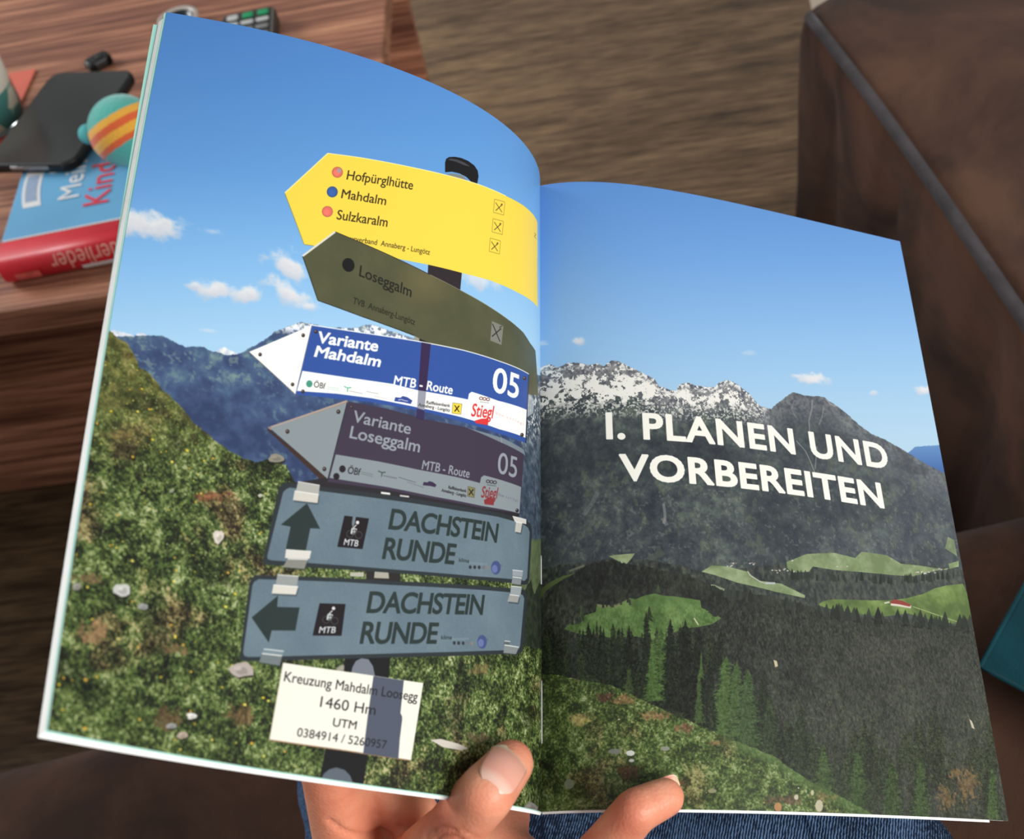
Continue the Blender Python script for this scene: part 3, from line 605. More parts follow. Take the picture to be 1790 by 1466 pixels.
def paint_right():
    p = Page(1); X, Y = p.X, p.Y
    sky = [(300, (84, 138, 206)), (450, (108, 160, 220)), (600, (142, 188, 230)), (720, (168, 204, 230)), (800, (180, 208, 226))]
    p.img = mixc(sky, Y + (vnoise(3, 3, 103) - .5) * 4)
    cloud(p, 948, 601, 18, 5.5, 111, 0, .6); cloud(p, 1010, 597, 12, 8, 112, .1, .9); cloud(p, 1420, 664, 30, 10, 113, .12, 1.); cloud(p, 1395, 657, 12, 5, 114, .1, .8); cloud(p, 1527, 687, 8, 5, 115, 0, .6); cloud(p, 1616, 682, 14, 10, 116, 0, 1.); cloud(p, 1310, 618, 14, 5, 118, 0, .3)
    over(p, ridge(p, [(900, 900), (1570, 800), (1590, 789), (1600, 781), (1612, 779), (1640, 778), (1700, 778)], 120, 1.2, 20), mixc([(770, (104, 146, 196)), (830, (62, 98, 160))], Y))
    RG = [(930, 650), (939, 646), (950, 640), (961, 636), (975, 642), (985, 638), (994, 634), (1010, 634), (1029, 638), (1043, 635), (1056, 640), (1070, 630), (1084, 632), (1097, 639), (1112, 646), (1127, 654), (1144, 662), (1152, 675), (1168, 680), (1182, 683), (1187, 673), (1201, 669), (1218, 674), (1234, 676), (1250, 677), (1256, 669), (1272, 664), (1285, 669), (1298, 679), (1310, 688), (1320, 700), (1329, 710), (1348, 715), (1358, 706), (1369, 698), (1378, 690), (1386, 685), (1401, 690), (1418, 692), (1438, 693), (1447, 699), (1457, 706), (1477, 720), (1497, 738), (1521, 757), (1548, 769), (1570, 781), (1585, 790), (1615, 809), (1647, 825), (1720, 860)]
    mt = ridge(p, RG, 121, 1.8, 9)
    n1 = fbm(60, 122, 5); n2 = fbm(20, 123, 4, .8); n3 = fbm(7, 124, 3)
    ry = np.interp(X, *np.array(RG, float).T)
    depth = Y - ry
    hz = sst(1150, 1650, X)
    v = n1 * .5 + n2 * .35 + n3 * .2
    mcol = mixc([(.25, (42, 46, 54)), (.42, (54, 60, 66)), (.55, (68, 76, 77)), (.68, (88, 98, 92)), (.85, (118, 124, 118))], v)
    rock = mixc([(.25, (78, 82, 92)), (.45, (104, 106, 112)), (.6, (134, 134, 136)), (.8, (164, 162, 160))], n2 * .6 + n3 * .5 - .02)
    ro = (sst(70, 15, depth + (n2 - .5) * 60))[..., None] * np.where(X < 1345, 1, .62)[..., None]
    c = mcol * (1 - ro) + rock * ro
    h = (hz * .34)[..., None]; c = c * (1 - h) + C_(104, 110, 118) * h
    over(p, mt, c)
    # dark shadow belts and haze on the flank
    over(p, mt * sst(.5, .6, fbm(120, 125, 3, 2.)) * sst(740, 780, Y) * .35, C_(46, 50, 56))
    low = np.interp(X, [930, 1000, 1100, 1200, 1300, 1345], [716, 706, 704, 712, 716, 712])
    sn = mt * sst(1345, 1330, X) * sst(10, -8, Y - low - (n2 - .5) * 26) * sst(2, 12, depth + (n3 - .5) * 10)
    thr = .57 - .20 * sst(0, 1, 1 - np.abs((Y - low + 26) / 30)) + .16 * sst(1190, 1200, X) * sst(704, 690, Y)
    ns = fbm(17, 126, 4, 1.0, .75)
    over(p, sn * sst(thr - .02, thr + .03, ns), C_(236, 234, 226))
    over(p, mt * sst(1345, 1330, X) * sst(low - 12, low + 4, Y) * sst(low + 32, low + 8, Y) * sst(.55, .60, fbm(5, 127, 2)) * .8, C_(220, 220, 212))
    over(p, mt * sst(1345, 1330, X) * sst(12, 2, depth) * sst(.5, .56, n3), C_(232, 232, 228))
    for L, wd, al in (([(1420, 698), (1419, 715), (1414, 735), (1416, 760)], 3, .5), ([(1440, 712), (1437, 728), (1432, 742)], 2.5, .4), ([(1392, 770), (1408, 788), (1416, 805), (1424, 825)], 2.2, .6), ([(1443, 697), (1452, 706), (1460, 710)], 3.5, .7), ([(1428, 780), (1425, 820)], 2., .5), ([(1388, 700), (1384, 716), (1392, 730)], 2.6, .3), ([(1160, 880), (1163, 905), (1160, 915)], 5, .45), ([(1158, 905), (1166, 918)], 8, .35), ([(965, 742), (985, 728), (1005, 718)], 5, .35), ([(1045, 860), (1035, 880), (1020, 900)], 8, .2)):
        p.line(L, wd, C_(166, 164, 158), al)
    over(p, mt * sst(.62, .72, fbm(30, 128, 4, .7)) * sst(780, 830, Y) * .3, C_(112, 124, 92))
    over(p, mt * sst(.66, .74, fbm(12, 129, 3)) * sst(830, 860, Y) * .25, C_(150, 154, 140))
    # valley floor
    val = ridge(p, [(930, 1000), (990, 985), (1080, 975), (1150, 980), (1240, 1000), (1300, 992), (1380, 985), (1500, 975), (1600, 985), (1720, 1000)], 130, 5, 16)
    fr = mixc([(.2, (34, 38, 38)), (.5, (56, 60, 56)), (.8, (82, 88, 74))], fbm(14, 131, 4, .6))
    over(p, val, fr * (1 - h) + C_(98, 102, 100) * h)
    MG = mixc([(.3, (84, 104, 58)), (.5, (104, 126, 68)), (.7, (126, 148, 84))], fbm(50, 132, 5))
    MG2 = mixc([(.3, (112, 128, 88)), (.5, (130, 146, 104)), (.7, (150, 164, 124))], fbm(36, 133, 5))
    p.poly([(1375, 982), (1410, 968), (1458, 966), (1495, 975), (1506, 964), (1550, 970), (1575, 985), (1606, 988), (1654, 996), (1660, 992), (1595, 1007), (1560, 1005), (1521, 1001), (1458, 996), (1421, 990), (1414, 999), (1385, 1001), (1376, 992)], MG2)
    p.poly([(1657, 938), (1668, 944), (1673, 972), (1652, 958)], MG2, .8); p.poly([(1658, 985), (1676, 980), (1676, 990), (1660, 994)], MG2)
    p.poly([(1226, 999), (1244, 988), (1273, 990), (1307, 999), (1325, 1014), (1366, 1020), (1407, 1040), (1407, 1045), (1355, 1034), (1332, 1028), (1288, 1018), (1250, 1005)], MG2)
    p.poly([(1236, 1020), (1250, 1022), (1269, 1030), (1262, 1034), (1240, 1027)], MG2, .8)
    p.line([(1307, 998), (1312, 1006), (1330, 1017), (1342, 1020)], 2, C_(180, 182, 168)); p.line([(1338, 1019), (1355, 1019)], 3.5, C_(176, 182, 186))
    dots = np.random.default_rng(5)
    for _ in range(46):
        cxy = [(1385, 978), (1465, 988), (1610, 1000), (1640, 998), (1365, 996), (1278, 986), (1310, 985)][dots.integers(7)]
        x = cxy[0] + dots.normal() * 9; y = cxy[1] + dots.normal() * 2.6
        p.poly([(x, y), (x + 3.2, y), (x + 3, y + 2), (x, y + 2)], C_(*((214, 212, 206), (190, 186, 180), (150, 130, 118))[dots.integers(3)]), .85)
    p.poly([(1064, 972), (1072, 970), (1110, 967), (1104, 976), (1093, 988), (1080, 980)], MG2)
    p.poly([(1429, 1057), (1440, 1050), (1458, 1047), (1521, 1049), (1558, 1049), (1585, 1045), (1613, 1038), (1634, 1028), (1654, 1023), (1683, 1020), (1692, 1040), (1701, 1095), (1670, 1090), (1631, 1084), (1587, 1072), (1540, 1078), (1484, 1070), (1447, 1063)], MG)
    p.line([(1596, 1060), (1625, 1070), (1660, 1082), (1690, 1092)], 1.8, C_(150, 162, 108)); p.poly([(1557, 1052), (1572, 1050), (1593, 1058), (1592, 1063), (1574, 1060), (1557, 1058)], C_(206, 196, 184)); p.poly([(1557, 1051), (1563, 1047), (1578, 1050), (1593, 1057), (1590, 1060), (1572, 1056), (1556, 1054)], C_(140, 62, 54)); p.line([(1555, 1052), (1546, 1054)], 3, C_(196, 190, 176))
    # middle forest hill
    hill = ridge(p, [(930, 1056), (947, 1052), (970, 1022), (1000, 1002), (1035, 985), (1070, 978), (1100, 985), (1140, 992), (1200, 1004), (1262, 1030), (1330, 1040), (1390, 1052), (1430, 1066), (1480, 1084), (1530, 1080), (1590, 1082), (1650, 1092), (1720, 1098)], 134, 4, 9)
    FC = mixc([(.2, (24, 25, 24)), (.42, (38, 40, 36)), (.6, (56, 59, 50)), (.82, (80, 84, 66))], fbm(13, 135, 4, .55, .7) * .62 + fbm(90, 136, 3) * .38)
    hh = (sst(1200, 1600, X) * .38)[..., None]
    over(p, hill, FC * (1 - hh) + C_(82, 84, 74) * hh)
    p.poly([(939, 1030), (960, 1018), (985, 1006), (1006, 1002), (985, 1012), (955, 1032), (942, 1046), (938, 1050)], C_(84, 98, 56)); p.line([(995, 998), (1022, 988)], 4, C_(120, 120, 96), .7)
    MD = mixc([(.3, (74, 98, 50)), (.5, (86, 114, 60)), (.7, (106, 132, 74))], fbm(30, 137, 5))
    p.poly([(986, 1099), (1000, 1086), (1020, 1076), (1041.5, 1069), (1043, 1056), (1060, 1058), (1078, 1058), (1090, 1051), (1100, 1045), (1111, 1047), (1128, 1040), (1145, 1037), (1160, 1041), (1178, 1042), (1200, 1045), (1224, 1049), (1226, 1062), (1244, 1070), (1261, 1080), (1252, 1086), (1244, 1091), (1218, 1096), (1192, 1099), (1172, 1108), (1156, 1121), (1130, 1116), (1111, 1112), (1090, 1113), (1067, 1115), (1045, 1108), (1023, 1110), (1000, 1104)], MD)
    p.poly([(1043, 1055), (1060, 1057), (1076, 1056), (1090, 1050), (1078, 1061), (1048, 1062)], C_(134, 128, 98), .6); p.line([(1213, 1080), (1221, 1092)], 2.2, C_(190, 190, 150))
    p.poly([(1020, 1190), (1022, 1172), (1050, 1172), (1070, 1176), (1072, 1190), (1060, 1196)], MD)
    tl = np.random.default_rng(77)
    for (xa, ya, xb, yb, n_, h_) in ((1262, 1034, 1420, 1066, 30, 12), (1430, 1072, 1700, 1098, 60, 20), (1290, 1012, 1380, 1030, 0, 8), (1375, 1003, 1560, 1012, 34, 9), (1560, 1012, 1690, 1004, 22, 9), (1045, 1056, 1110, 1046, 8, 7), (1226, 1050, 1258, 1078, 8, 8), (985, 1092, 1040, 1070, 8, 8)):
        for _ in range(n_):
            f = tl.random(); x = xa + (xb - xa) * f; y = ya + (yb - ya) * f + tl.uniform(-1, 4); h = h_ * tl.uniform(.5, 1.3)
            p.poly([(x - h * .32, y + 6), (x - h * .22, y - h * .4), (x, y - h), (x + h * .22, y - h * .35), (x + h * .34, y + 6)], C_(*(np.array((46, 50, 44)) * tl.uniform(.8, 1.25))), .9)
    # forest below the meadow down to the near slope, then individual conifers
    G0 = [(930, 1178), (947, 1178), (975, 1180), (994, 1184), (1023, 1190), (1067, 1196), (1078, 1202), (1100, 1212), (1126, 1224), (1150, 1236), (1178, 1248), (1205, 1260), (1233, 1272), (1260, 1284), (1288, 1296), (1325, 1310), (1358, 1324), (1374, 1338), (1400, 1355), (1421, 1368), (1466, 1390), (1506, 1412), (1560, 1440), (1800, 1500)]
    r = np.random.default_rng(21); tr = []
    gy = lambda x: np.interp(x, *np.array(G0, float).T)
    for _ in range(60): x = r.uniform(950, 1262); tr.append((x, r.uniform(1092, 1125), x, 26, 60, 8))
    for k in range(58):
        x = r.uniform(950, 1240); yb = gy(x) + 6; tr.append((x, yb - r.uniform(60, 120), x, 0, yb, r.uniform(9, 15)))
    for k in range(100):
        x = r.uniform(1240, 1750); yb = min(gy(x) + 10, r.uniform(1330, 1450)); tr.append((x, yb - r.uniform(50, 110), x, 0, yb, r.uniform(10, 20)))
    for k, t in enumerate(sorted(tr, key=lambda t: t[1])):
        if len(t) == 6 and t[3] == 26: x, yt, yb, hw = t[0], t[1], t[1] + t[4], t[5]
        else: x, yt, yb, hw = t[0], t[1], t[4], t[5]
        g = r.random(); lf = sst(1240, 1700, x)
        col = (np.array((26, 30, 22)) * (1 - g) + np.array((50, 60, 36)) * g) * (1 - lf * .5) + np.array((60, 64, 50)) * lf * .5
        conifer(p, x, yt, yb, hw, C_(*col), 300 + k, .55 + .4 * (1 - lf))
    for (x, yt, yb, hw, c) in ((1100, 1092, 1205, 16, (26, 29, 22)), (1222, 1100, 1262, 22, (26, 29, 22)), (1240, 1150, 1282, 18, (28, 32, 24)), (1336, 1170, 1330, 26, (34, 40, 28)), (1155, 1096, 1225, 30, (62, 84, 42)), (1172, 1080, 1240, 20, (28, 33, 24)), (1198, 1082, 1246, 30, (25, 28, 21)), (1130, 1066, 1215, 15, (32, 38, 26)), (1135, 1058, 1085, 7, (40, 50, 30)), (1142, 1112, 1222, 18, (70, 94, 46)), (1270, 1146, 1286, 36, (68, 90, 46)), (1288, 1152, 1294, 26, (62, 82, 44)), (1308, 1168, 1304, 30, (58, 77, 43)), (1243, 1190, 1276, 14, (34, 40, 28)), (1222, 1170, 1264, 11, (60, 78, 40)), (1226, 1136, 1185, 6, (70, 92, 46)), (1100, 1160, 1215, 13, (52, 66, 36)), (1151, 1020, 1036, 5, (60, 76, 52)), (1016, 1056, 1078, 5, (64, 80, 48)), (1345, 1215, 1330, 24, (44, 54, 34)), (1400, 1230, 1360, 22, (40, 48, 32)), (1440, 1300, 1385, 20, (58, 76, 40)), (1500, 1310, 1415, 24, (54, 72, 38)), (1560, 1330, 1430, 24, (50, 66, 36)), (1610, 1325, 1430, 20, (56, 72, 40)), (1735, 1340, 1430, 16, (62, 78, 44)), (1080, 1100, 1190, 11, (34, 42, 28)), (1055, 1105, 1185, 10, (30, 36, 26)), (1032, 1100, 1180, 12, (32, 38, 26))):
        conifer(p, x, yt, yb, hw, C_(*c), int(x), .9)
        for q in range(3): conifer(p, x - hw * .15, yt + (yb - yt) * .1 * q, yb - 6, hw * .5, C_(*(np.array(c) * (1.18 - .1 * q))), int(x) + q, .35)
    tex = (fbm(6, 138, 4, .6) - .5) * .2
    p.img += (hill * tex * sst(1040, 1080, Y))[..., None]
    spk = sst(.66, .74, fbm(4, 139, 2)) * hill * sst(1150, 1260, Y) * .3; over(p, spk, C_(110, 126, 70))
    for (x, y, rx, ry) in ((1690, 1370, 20, 34), (1655, 1395, 18, 26), (1672, 1352, 12, 12)):
        d = np.sqrt(((X - x) / rx) ** 2 + ((Y - y) / ry) ** 2); over(p, sst(.2, .7, 1.2 - d + (fbm(7, 140, 3) - .5) * 2.2) * .7, C_(122, 96, 62) * (.6 + .8 * n3)[..., None])
    p.poly([(1352, 1153), (1358, 1155), (1360, 1164), (1355, 1166)], C_(196, 182, 150)); p.poly([(1694, 1256), (1699, 1260), (1704, 1274), (1699, 1272)], C_(190, 180, 156)); p.line([(1686, 1236), (1696, 1258)], 1.2, C_(120, 118, 90), .6)
    # near slope
    gr = ridge(p, G0, 141, 2.5, 12)
    G = grass(142, .05); G = G * .72 + C_(82, 104, 50) * .28; over(p, gr, G)
    band = gr * sst(26, 4, Y - np.interp(X, *np.array(G0, float).T)) * sst(1240, 1300, X); over(p, band * .7, MD * .95)
    for (x, y, rx, ry, c) in ((1010, 1180, 12, 12, (130, 92, 84)), (1058, 1218, 20, 10, (88, 58, 46)), (1090, 1222, 28, 11, (132, 104, 66)), (1150, 1250, 34, 14, (136, 108, 72)), (1195, 1272, 24, 12, (120, 84, 60)), (1015, 1255, 26, 16, (164, 146, 88)), (1250, 1298, 22, 6, (126, 104, 66)), (1095, 1350, 22, 18, (84, 58, 38)), (960, 1335, 16, 22, (28, 36, 18)), (1370, 1398, 40, 12, (96, 74, 56)), (1180, 1366, 20, 10, (104, 60, 40)), (1440, 1392, 30, 10, (120, 110, 66))):
        d = np.sqrt(((X - x) / rx) ** 2 + ((Y - y) / ry) ** 2)
        over(p, gr * sst(.25, .8, 1.15 - d + (n2 - .5) * 1.5 + (fbm(5, 147, 2) - .5) * .8) * .85, C_(*c) * (.5 + 1. * fbm(6, int(x), 3))[..., None])
    inm = lambda x, y: y > gy(x) + 4
    blades(p, 148, 9000, [(130, 156, 76), (104, 134, 60), (52, 70, 32), (34, 46, 24), (150, 160, 96)], inm, (5, 11))
    speck(p, 149, 900, [(168, 180, 120), (190, 190, 150)], inm, (.8, 1.6)); speck(p, 150, 260, [(206, 202, 180), (200, 190, 90)], inm, (1., 2.4))
    for (x, y, rx, ry, c) in ((1102, 1316, 8, 5, (226, 226, 222)), (1075, 1313, 12, 5, (126, 128, 120)), (1104, 1329, 5, 3, (200, 200, 196)), (1163, 1308, 8, 4, (150, 150, 140)), (995, 1370, 9, 9, (130, 138, 116)), (1432, 1408, 7, 11, (196, 186, 160)), (1360, 1410, 7, 8, (186, 132, 84)), (1392, 1393, 4, 5, (200, 190, 170)), (1420, 1385, 3, 5, (196, 190, 150)), (1245, 1382, 8, 4, (150, 146, 110))):
        p.ell((x, y), rx, ry, C_(*c), .9, n=9)
    WT = C_(246, 243, 232)
    p.text('I. PLANEN UND', (1059.5, 766), (1555, 819.5), (1058, 720.5), WT, .031, space=1.08)
    p.text('VORBEREITEN', (1083, 838.5), (1546.5, 887), (1081, 793), WT, .033, space=1.06)
    return p

def page_material(name, pg, rough=.38):
    im = bpy.data.images.new(name, TW, TH, alpha=False)
    a = np.ones((TH, TW, 4), np.float32); a[..., :3] = np.clip(pg.img, 0, 1)
    im.pixels.foreach_set(a.ravel()); im.update(); im.pack()
    n = NT(name); setb(n, Roughness=rough); n.b.inputs['Specular IOR Level'].default_value = .35
    uv = n.n('ShaderNodeUVMap'); uv.uv_map = 'UVMap'
    t = n.n('ShaderNodeTexImage', {'Vector': (uv, 'UV')}); t.image = im; t.extension = 'EXTEND'; t.interpolation = 'Cubic'
    hs = n.n('ShaderNodeHueSaturation', {'Saturation': .98, 'Value': PRINT_GAIN, 'Color': (t, 'Color')})
    n.link(hs, 'Color', n.b, 'Base Color')
    return n.m
PRINT_GAIN = .88
M_paper = plain('white_paper', rgb(250, 250, 247), .7, .02)
M_tealp = plain('mint_cover', rgb(160, 214, 200), .5, .03)
M_thread = plain('thread', rgb(190, 190, 186), .6, .02)
M_staple = plain('staple_steel', rgb(200, 200, 200), .3, .02, Metallic=1.)

def sheet(side, off, ext, name, parent, mats, ext_b=.0, ext_t=.0, thick=.00012, ns=70, nt=28, s0=0.):
    """a curved sheet of the open book lying `off` metres (camera-scale) below the printed surface"""
    ts = np.linspace(-ext_b / BH, 1 + ext_t / BH, nt)
    k = np.linspace(0, 1, ns) ** 1.4
    rows = []
    for t in ts:
        e = ext(t) if callable(ext) else ext
        rows.append(psurf(side, [t], s0 + (BW + e - s0) * k)[0])
    P = np.array(rows)
    du = np.gradient(P, axis=1); dv = np.gradient(P, axis=0); N = np.cross(du, dv); N /= np.linalg.norm(N, axis=-1, keepdims=True)
    if N[nt // 2, ns // 2, 2] > 0: N = -N                    # towards the reader
    fade = np.minimum(1, k * 8 + .25)[None, :, None]
    A = c2w(P - N * off * fade); B = c2w(P - N * (off * fade + thick))
    V = np.concatenate([A.reshape(-1, 3), B.reshape(-1, 3)]); V = np.concatenate([V, V]); nn = ns * nt; Fc = []; top = []
    idx = lambda i, j, l: l * nn + i * ns + j
    for i in range(nt - 1):
        for j in range(ns - 1):
            a = (idx(i, j, 0), idx(i, j + 1, 0), idx(i + 1, j + 1, 0), idx(i + 1, j, 0))
            b = (idx(i, j, 1), idx(i + 1, j, 1), idx(i + 1, j + 1, 1), idx(i, j + 1, 1))
            Fc += [a, b]; top += [0, 1]
    ring = [(i, ns - 1) for i in range(nt)] + [(nt - 1, j) for j in range(ns - 2, -1, -1)] + [(i, 0) for i in range(nt - 2, -1, -1)] + [(0, j) for j in range(1, ns - 1)]
    for a, b in zip(ring, ring[1:] + ring[:1]):
        Fc.append((idx(*a, 2), idx(*a, 3), idx(*b, 3), idx(*b, 2))); top.append(1)
    if side == 0: Fc = [f[::-1] for f in Fc]
    me = bpy.data.meshes.new(name); me.from_pydata([tuple(v) for v in V], [], Fc)
    for m in mats: me.materials.append(m)
    uvl = me.uv_layers.new(name='UVMap'); su = k; sv = (ts - 0)
    for p_, tp in zip(me.polygons, top):
        p_.use_smooth = True; p_.material_index = min(tp, len(mats) - 1)
    UV = np.zeros((nn * 4, 2)); UV[:, 0] = np.tile(np.tile(k, nt), 4); UV[:, 1] = np.tile(np.repeat(ts, ns), 4)
    li = np.zeros(len(me.loops), int); me.loops.foreach_get('vertex_index', li); uvl.data.foreach_set('uv', UV[li].ravel())
    bm = bmesh.new(); bm.from_mesh(me); bmesh.ops.delete(bm, geom=[v for v in bm.verts if not v.link_faces], context='VERTS'); bm.to_mesh(me); bm.free()
    return obj(name, me, parent, None, True)

book = empty('open_book', Vector(c2w(BO)), 'open paperback guidebook with signpost photo across both pages, held in the hand', 'book')
bpy.context.view_layer.update()
BINV = book.matrix_world.inverted()
def adopt(o, par, inv_=None):
    o.parent = par; o.matrix_parent_inverse = par.matrix_world.inverted()
L_img = page_material('signpost_print', paint_left()); R_img = page_material('chapter_print', paint_right())
lo = sheet(0, 0, 0, 'page', None, [L_img, M_paper]); lo['label'] = 'left page with full-bleed signpost photograph'
ro = sheet(1, 0, 0, 'page', None, [R_img, M_paper]); ro['label'] = 'right page with mountain photograph and white chapter title'
parts = [lo, ro]
ex = lambda a, b: (lambda t: a + (b - a) * min(max(t, 0), 1))
parts.append(sheet(0, .0004, ex(.0001, .0007), 'page', None, [M_tealp], .0002, thick=.0001)); parts[-1]['label'] = 'page with pale teal edge just behind the signpost page'
for k in range(6):
    parts.append(sheet(0, .0008 + .00025 * k, ex(.0002 + .00005 * k, .0011 + .00022 * k), 'page', None, [M_paper], .0003 + .0001 * k, -.0022, thick=.00016, ns=50, nt=16))
parts.append(sheet(0, .0026, ex(-.0012, .0038), 'cover', None, [M_tealp], -.0002, -.003, thick=.0003)); parts[-1]['label'] = 'mint green cover flap at the left edge'
for k in range(5):
    e = ex(-.0002, -.0004) if k else ex(-.0075, -.0004)
    parts.append(sheet(1, .0004 + .0003 * k, e, 'page', None, [M_paper], .0006 - .0001 * k if k == 0 else -.0002, -.0006, thick=.00016, ns=50, nt=16))
parts.append(sheet(1, .0024, ex(-.0004, -.0006), 'cover', None, [M_tealp], -.0004, -.001, thick=.0003))
for o in parts: adopt(o, book)
for y0, y1 in ((972, 1022), (1190, 1300)):                         # stitches showing in the fold
    tA = (inv(1, [(946, y0)])[0, 1] / BH, inv(1, [(946, y1)])[0, 1] / BH)
    pts = [Vector(c2w(psurf(1, [t], np.array([.00025]))[0, 0] - BE2 * -.0006)) for t in np.linspace(tA[0], tA[1], 7)]
    adopt(obj('binding_thread', tube(pts, .0002, 6), None, M_thread), book)

# ------------------------------------------------------------------ setting: floor
fl = obj('floor', box(-2.6, 2.6, -1.2, 3.6, -.02, 0, 0), None, M_floor, False); fl['kind'] = 'structure'
fl.rotation_euler.z = math.radians(-8)

# ------------------------------------------------------------------ coffee table
TZ = .48
A_ = at(674, 0, TZ); B_ = at(668, 110, TZ); FR = at(0, 570, TZ); FL2 = at(185, 545, TZ); FARC = at(682, -167, TZ)
yaw = math.atan2((A_ - B_).y, (A_ - B_).x) - math.pi / 2
ux = Vector((math.cos(yaw), math.sin(yaw), 0)); uy = Vector((-math.sin(yaw), math.cos(yaw), 0))
front = (FR - A_).dot(uy) + .018; back = (FARC - A_).dot(uy); LEN = 1.15
table = empty('coffee_table', (A_.x, A_.y, 0), 'walnut-look coffee table with a lower shelf, left of the open book', 'table', rot=(0, 0, yaw))
tp = obj('tabletop', box(-LEN, 0, front, back, TZ - .028, TZ, .0015), table, M_table, False)
SHZ = .262
obj('shelf', box(-LEN + .04, -.012, front + .002, back - .03, SHZ - .024, SHZ, .0012), table, M_table, False)
obj('back_panel', box(-LEN + .04, -.004, back - .03, back - .012, .0, TZ - .028, .0012), table, M_table, False)
for yy in (front + .02, ): obj('side_panel', box(-LEN + .0, -LEN + .02, front + .01, back - .03, .0, TZ - .028, .0012), table, M_table, False)
obj('leg', box(-.06, -.03, front + .06, front + .09, 0, SHZ - .024, .0012), table, M_table, False)

# ------------------------------------------------------------------ sofa: seat, long chaise on the right, piped seams
SZ = .42
sofa = empty('corner_sofa', (0, -.1, 0), 'dark brown suede corner sofa with a long chaise on the right', 'sofa')
def soft(x0, x1, y0, y1, z0, z1, r, name, n=26, amp=.004, seed=1, wr=None, mat=M_suede):
    """upholstered block with rounded edges and soft wrinkles"""
    bm = bmesh.new(); bmesh.ops.create_cube(bm, size=1)
    for v in bm.verts: v.co = Vector(((x0 + x1) / 2 + v.co.x * (x1 - x0), (y0 + y1) / 2 + v.co.y * (y1 - y0), (z0 + z1) / 2 + v.co.z * (z1 - z0)))
    bmesh.ops.bevel(bm, geom=list(bm.edges), offset=r, segments=4, affect='EDGES', profile=.5)
    bmesh.ops.subdivide_edges(bm, edges=[e for e in bm.edges if e.calc_length() > .05], cuts=n, use_grid_fill=True)
    rr = random.Random(seed); ph = [rr.random() * 6 for _ in range(8)]
    bm.normal_update()
    for v in bm.verts:
        d = amp * (math.sin(v.co.x * 9 + ph[0]) * math.sin(v.co.y * 11 + ph[1]) + .6 * math.sin(v.co.x * 23 + v.co.y * 17 + ph[2]) * math.sin(v.co.z * 14 + ph[3]))
        if wr: d += wr(v.co, v.normal)
        v.co += v.normal * d
    me = from_bm(bm, name); return obj(name, me, None, mat)
def folds(co, no):
    if abs(no.x) < .7: return 0
    f = 0
    for (y, wd, a) in ((.98, .02, .012), (.86, .016, .014), (.72, .014, .016), (.66, .02, .008), (.52, .02, .012), (.40, .015, .010)):
        f -= a * math.exp(-((co.y - y - (co.z - .25) * .12) / wd) ** 2) * min(1, max(0, (SZ - co.z) / .06))
    return f
CHX = .392; CHY = at(1393, 20, SZ).y
sp = [soft(-1.25, .36, -.55, .355, .12, SZ, .03, 'seat', amp=.003, seed=3),
      soft(CHX, 1.35, -.55, CHY, .06, SZ, .022, 'chaise', n=60, amp=.003, seed=5, wr=folds),
      soft(-1.25, 1.35, -.75, -.5, .1, .8, .05, 'backrest', seed=8)]
pp = [(CHX + .004 + (.004 * math.sin(t * 9)), -.3 + (CHY - .016 + .3) * t, SZ + .001) for t in np.linspace(0, 1, 40)]
sp.append(obj('piping', tube(pp, .0055, 10), None, M_pipe))
for x in (-1.1, .3, 1.2): sp.append(obj('leg', lathe([(.001, 0), (.018, .001), (.024, .1), (.02, .13), (.001, .131)], 16), None, plain('sofa_leg', rgb(40, 32, 28)))); sp[-1].location = (x, .1 if x < 1 else -.3, 0)
w0, w1 = at(1393, 22, SZ), at(1436, -6, SZ); sk = (w1 - w0).y / (w1 - w0).x
for v in sp[1].data.vertices:            # the far end of the chaise runs off at an angle
    if v.co.y > .2: v.co.y += (v.co.x - CHX) * sk * (v.co.y - .2) / (CHY - .2)
bpy.context.view_layer.update()
for o in sp: adopt(o, sofa)

# teal cushion on the seat, only one corner in view
cz = SZ + .042
c0, c1, c2 = at(1712, 1165, cz), at(1790, 1025, cz), at(1790, 1240, cz)
u1 = (c1 - c0).normalized(); u2 = Vector((u1.y, -u1.x, 0)); 
bm = bmesh.new(); NS = 24; sz = .38; vs = {}
for side in (1, -1):
    for i in range(NS + 1):
        for j in range(NS + 1):
            a, b = i / NS, j / NS; k = (4 * a * (1 - a)) * (4 * b * (1 - b))
            pin = .0 * (4 * a * (1 - a) * (1 if b in (0, 1) else 0) + 4 * b * (1 - b) * (1 if a in (0, 1) else 0))
            aa = a + (pin if a == 0 else -pin if a == 1 else 0); bb = b + (pin if b == 0 else -pin if b == 1 else 0)
            vs[(side, i, j)] = bm.verts.new(Vector((0, 0, 0)) + u1 * aa * sz + u2 * bb * sz + Vector((0, 0, side * .040 * k + .002 * math.sin(a * 14) * k)))
for side in (1, -1):
    for i in range(NS):
        for j in range(NS): bm.faces.new((vs[(side, i, j)], vs[(side, i + 1, j)], vs[(side, i + 1, j + 1)], vs[(side, i, j + 1)]))
cu = empty('throw_cushion', (c0.x, c0.y, cz), 'dark teal velvet cushion lying on the sofa, right of the book', 'cushion')
me = bpy.data.meshes.new('cushion'); bm.normal_update()
for f in bm.faces:
    up_ = sum(v.co.z for v in f.verts) > 0
    if (f.normal.z > 0) != up_: f.normal_flip()
bm.to_mesh(me); bm.free(); obj('cushion_cover', me, cu, M_teal)
edge = [u1 * (sz * (1 - t)) for t in np.linspace(0, 1, 12)] + [u2 * (sz * t) for t in np.linspace(.02, 1, 12)]
obj('seam_piping', tube([e + Vector((0, 0, 0)) for e in edge], .0013, 8), cu, M_teal)

